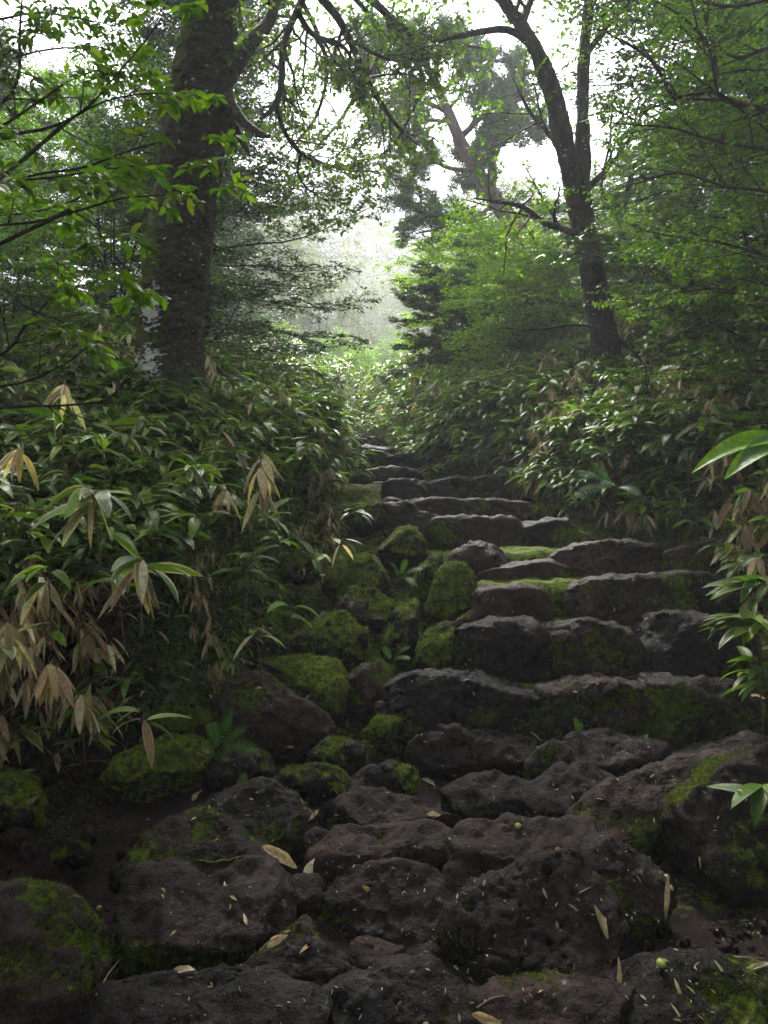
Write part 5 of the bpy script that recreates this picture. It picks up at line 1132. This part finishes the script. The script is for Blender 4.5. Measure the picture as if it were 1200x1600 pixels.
def bare_shrub(name, label, base, rows, seed, group=None):
    rng = np.random.default_rng(seed); lp, lr = stack([limb(r, 16) for r in rows])
    lp = lp + np.cumsum(rng.normal(0, .004, lp.shape), 1); k1, r1 = kids(lp, lr, 6, rng, .2, 1, .7, .35, .12, .05, 7, .3, 0, rs=.6); k2, r2 = kids(k1, r1, 3, rng, .2, 1, .7, .14, .12, .05, 5, .3)
    con = np.stack([resample(np.array([base, (base + q[0]) / 2 + [.02, 0, .05], q[0]]), 10) for q in lp])
    e = empty(name, base, label, 'shrub', group); at = lambda V: {'moss': np.full(len(V), .1), 'lichen': np.full(len(V), -.5)}
    V, F, _ = tubes(con, .006, 6); mesh('stem', V, F, M_TWIG, parent=e, attrs=at(V))
    V, F, _ = join([tubes(lp, lr, 6), tubes(k1, r1, 4), tubes(k2, r2, 3)]); mesh('branches', V, F, M_TWIG, parent=e, attrs=at(V)); return e
bare_shrub('leafless_shrub', 'bare thin twigs crossing in front of the left bank at the far left', np.array([-2.1, 3.3, .9]), [
 [(-60, 640, 3.1, 3), (30, 632, 3.1, 2.5), (90, 628, 3.1, 2), (150, 620, 3.1, 2), (190, 602, 3.1, 1.5), (215, 578, 3.1, 1)],
 [(-60, 570, 3.2, 3), (5, 550, 3.2, 2.5), (35, 520, 3.2, 2), (60, 490, 3.2, 1.5), (90, 460, 3.2, 1)],
 [(-60, 610, 3.2, 2.5), (30, 598, 3.2, 2), (90, 575, 3.2, 1.5), (130, 545, 3.2, 1), (160, 520, 3.2, 1)]], 153)
bare_shrub('leafless_shrub', 'bare hazy branches of a dead shrub behind the forked trunk', P(985, 420, 10), [
 [(975, 330, 10, 5), (985, 280, 10, 4), (1005, 230, 10, 3), (1000, 180, 10, 2), (1015, 140, 10, 1)], [(960, 330, 10, 4), (940, 290, 10, 3), (955, 250, 10, 2), (945, 215, 10, 1)], [(1000, 250, 10, 3), (1040, 220, 10, 2), (1060, 180, 10, 2), (1050, 140, 10, 1)]], 154)
bare_shrub('leafless_shrub', 'leafless twigs above the mossy block of the right bank', P(1010, 610, 6.6), [
 [(1000, 560, 6.6, 3), (960, 520, 6.6, 2.5), (900, 505, 6.6, 2), (840, 510, 6.6, 1.5), (790, 505, 6.6, 1)], [(1020, 560, 6.6, 3), (1060, 520, 6.6, 2), (1110, 500, 6.6, 1.5), (1150, 470, 6.6, 1)]], 155)
for lab, px, d, rz, s in [('low yellow green bush just past the top of the stair', 565, 17, 1.0, .5), ('low pale bush behind the top of the stair, left', 505, 21, 2.6, .8), ('low pale bush behind the top of the stair, right', 625, 24, 4.1, .85)]:
    place_copy(L1, lab, pxX(px, d), d, rz, s, cat='bush', group='low bushes at the end of the path')
# ------------------------------------------------------------------ far wooded hill and mist
rng = np.random.default_rng(201)
hx = np.linspace(-150, 150, 121); hy = np.linspace(48, 210, 66); HX, HY = np.meshgrid(hx, hy)
def hill_z(x, y): return 6 + (58 * np.exp(-((x - 6) / 55) ** 2) + 26 * np.exp(-((x + 110) / 60) ** 2) + 30 * np.exp(-((x - 120) / 60) ** 2)) * sstep(46, 150, y) - .5
HZ = hill_z(HX, HY) + fbm(np.stack([HX, HY, 0 * HX], -1).reshape(-1, 3), .05, 4, 77).reshape(HX.shape) * 5 * sstep(48, 70, HY)
HZ[0] = 3.0
i_ = np.arange(HX.size).reshape(HX.shape); HF = np.stack([i_[:-1, :-1], i_[:-1, 1:], i_[1:, 1:], i_[1:, :-1]], -1).reshape(-1, 4)
HV = np.stack([HX, HY, HZ], -1).reshape(-1, 3)
h = mesh('hill', HV, HF, M_SOIL, attrs={'moss': np.full(len(HV), .6), 'litter': np.zeros(len(HV))}); tag(h, kind='structure')
n = 26000; x = rng.uniform(-60, 70, n); y = 50 + 120 * rng.random(n); z = hill_z(x, y); c = np.stack([x, y, z], 1)
dd, rv = cells(c * [1, 1, 0], .22, 5)
c[:, 2] += (1 - dd * 1.1).clip(0) * (3 + 4 * rv) + rng.normal(0, .5, n)
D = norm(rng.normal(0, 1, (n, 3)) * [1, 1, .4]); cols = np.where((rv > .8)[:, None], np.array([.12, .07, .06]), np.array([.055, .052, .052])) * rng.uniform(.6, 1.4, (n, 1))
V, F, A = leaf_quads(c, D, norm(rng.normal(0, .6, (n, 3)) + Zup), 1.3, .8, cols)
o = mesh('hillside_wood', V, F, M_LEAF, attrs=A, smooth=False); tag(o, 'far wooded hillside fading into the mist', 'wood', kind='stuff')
rng = np.random.default_rng(202)
for k, (lab, px, d, s) in enumerate([('faint round tree high on the misty hill', 610, 74, 3.0), ('faint tree on the misty hill, left', 545, 62, 2.6), ('faint tree on the misty hill, right', 665, 60, 2.4), ('faint tree low on the misty slope', 590, 50, 2.4)]):
    c = copy_tree(L3); c.location = (pxX(px, d), d, float(hill_z(pxX(px, d), d))); c.rotation_euler = (0, 0, k * 1.3); c.scale = (s, s, s); tag(c, lab, 'tree', 'pale trees in the mist')

m, n_ = new_mat('mist'); b = NB(n_)
v = b.node('ShaderNodeVolumePrincipled'); v.inputs['Color'].default_value = (.90, .91, 1.0, 1); v.inputs['Density'].default_value = 0.0042
v.inputs['Anisotropy'].default_value = 0.3
mo = b.node('ShaderNodeOutputMaterial'); b.link(v.outputs[0], mo.inputs['Volume'])
lo, hi = np.array([-305, -305, -12.0]), np.array([305, 305, 75.0])
V = np.array([[x, y, z] for x in (lo[0], hi[0]) for y in (lo[1], hi[1]) for z in (lo[2], hi[2])])
F = np.array([[0, 1, 3, 2], [4, 6, 7, 5], [0, 4, 5, 1], [2, 3, 7, 6], [0, 2, 6, 4], [1, 5, 7, 3]])
hz = mesh('haze', V, F, m, smooth=False); tag(hz, 'thin pale mist hanging through the whole wood', 'mist', kind='stuff')
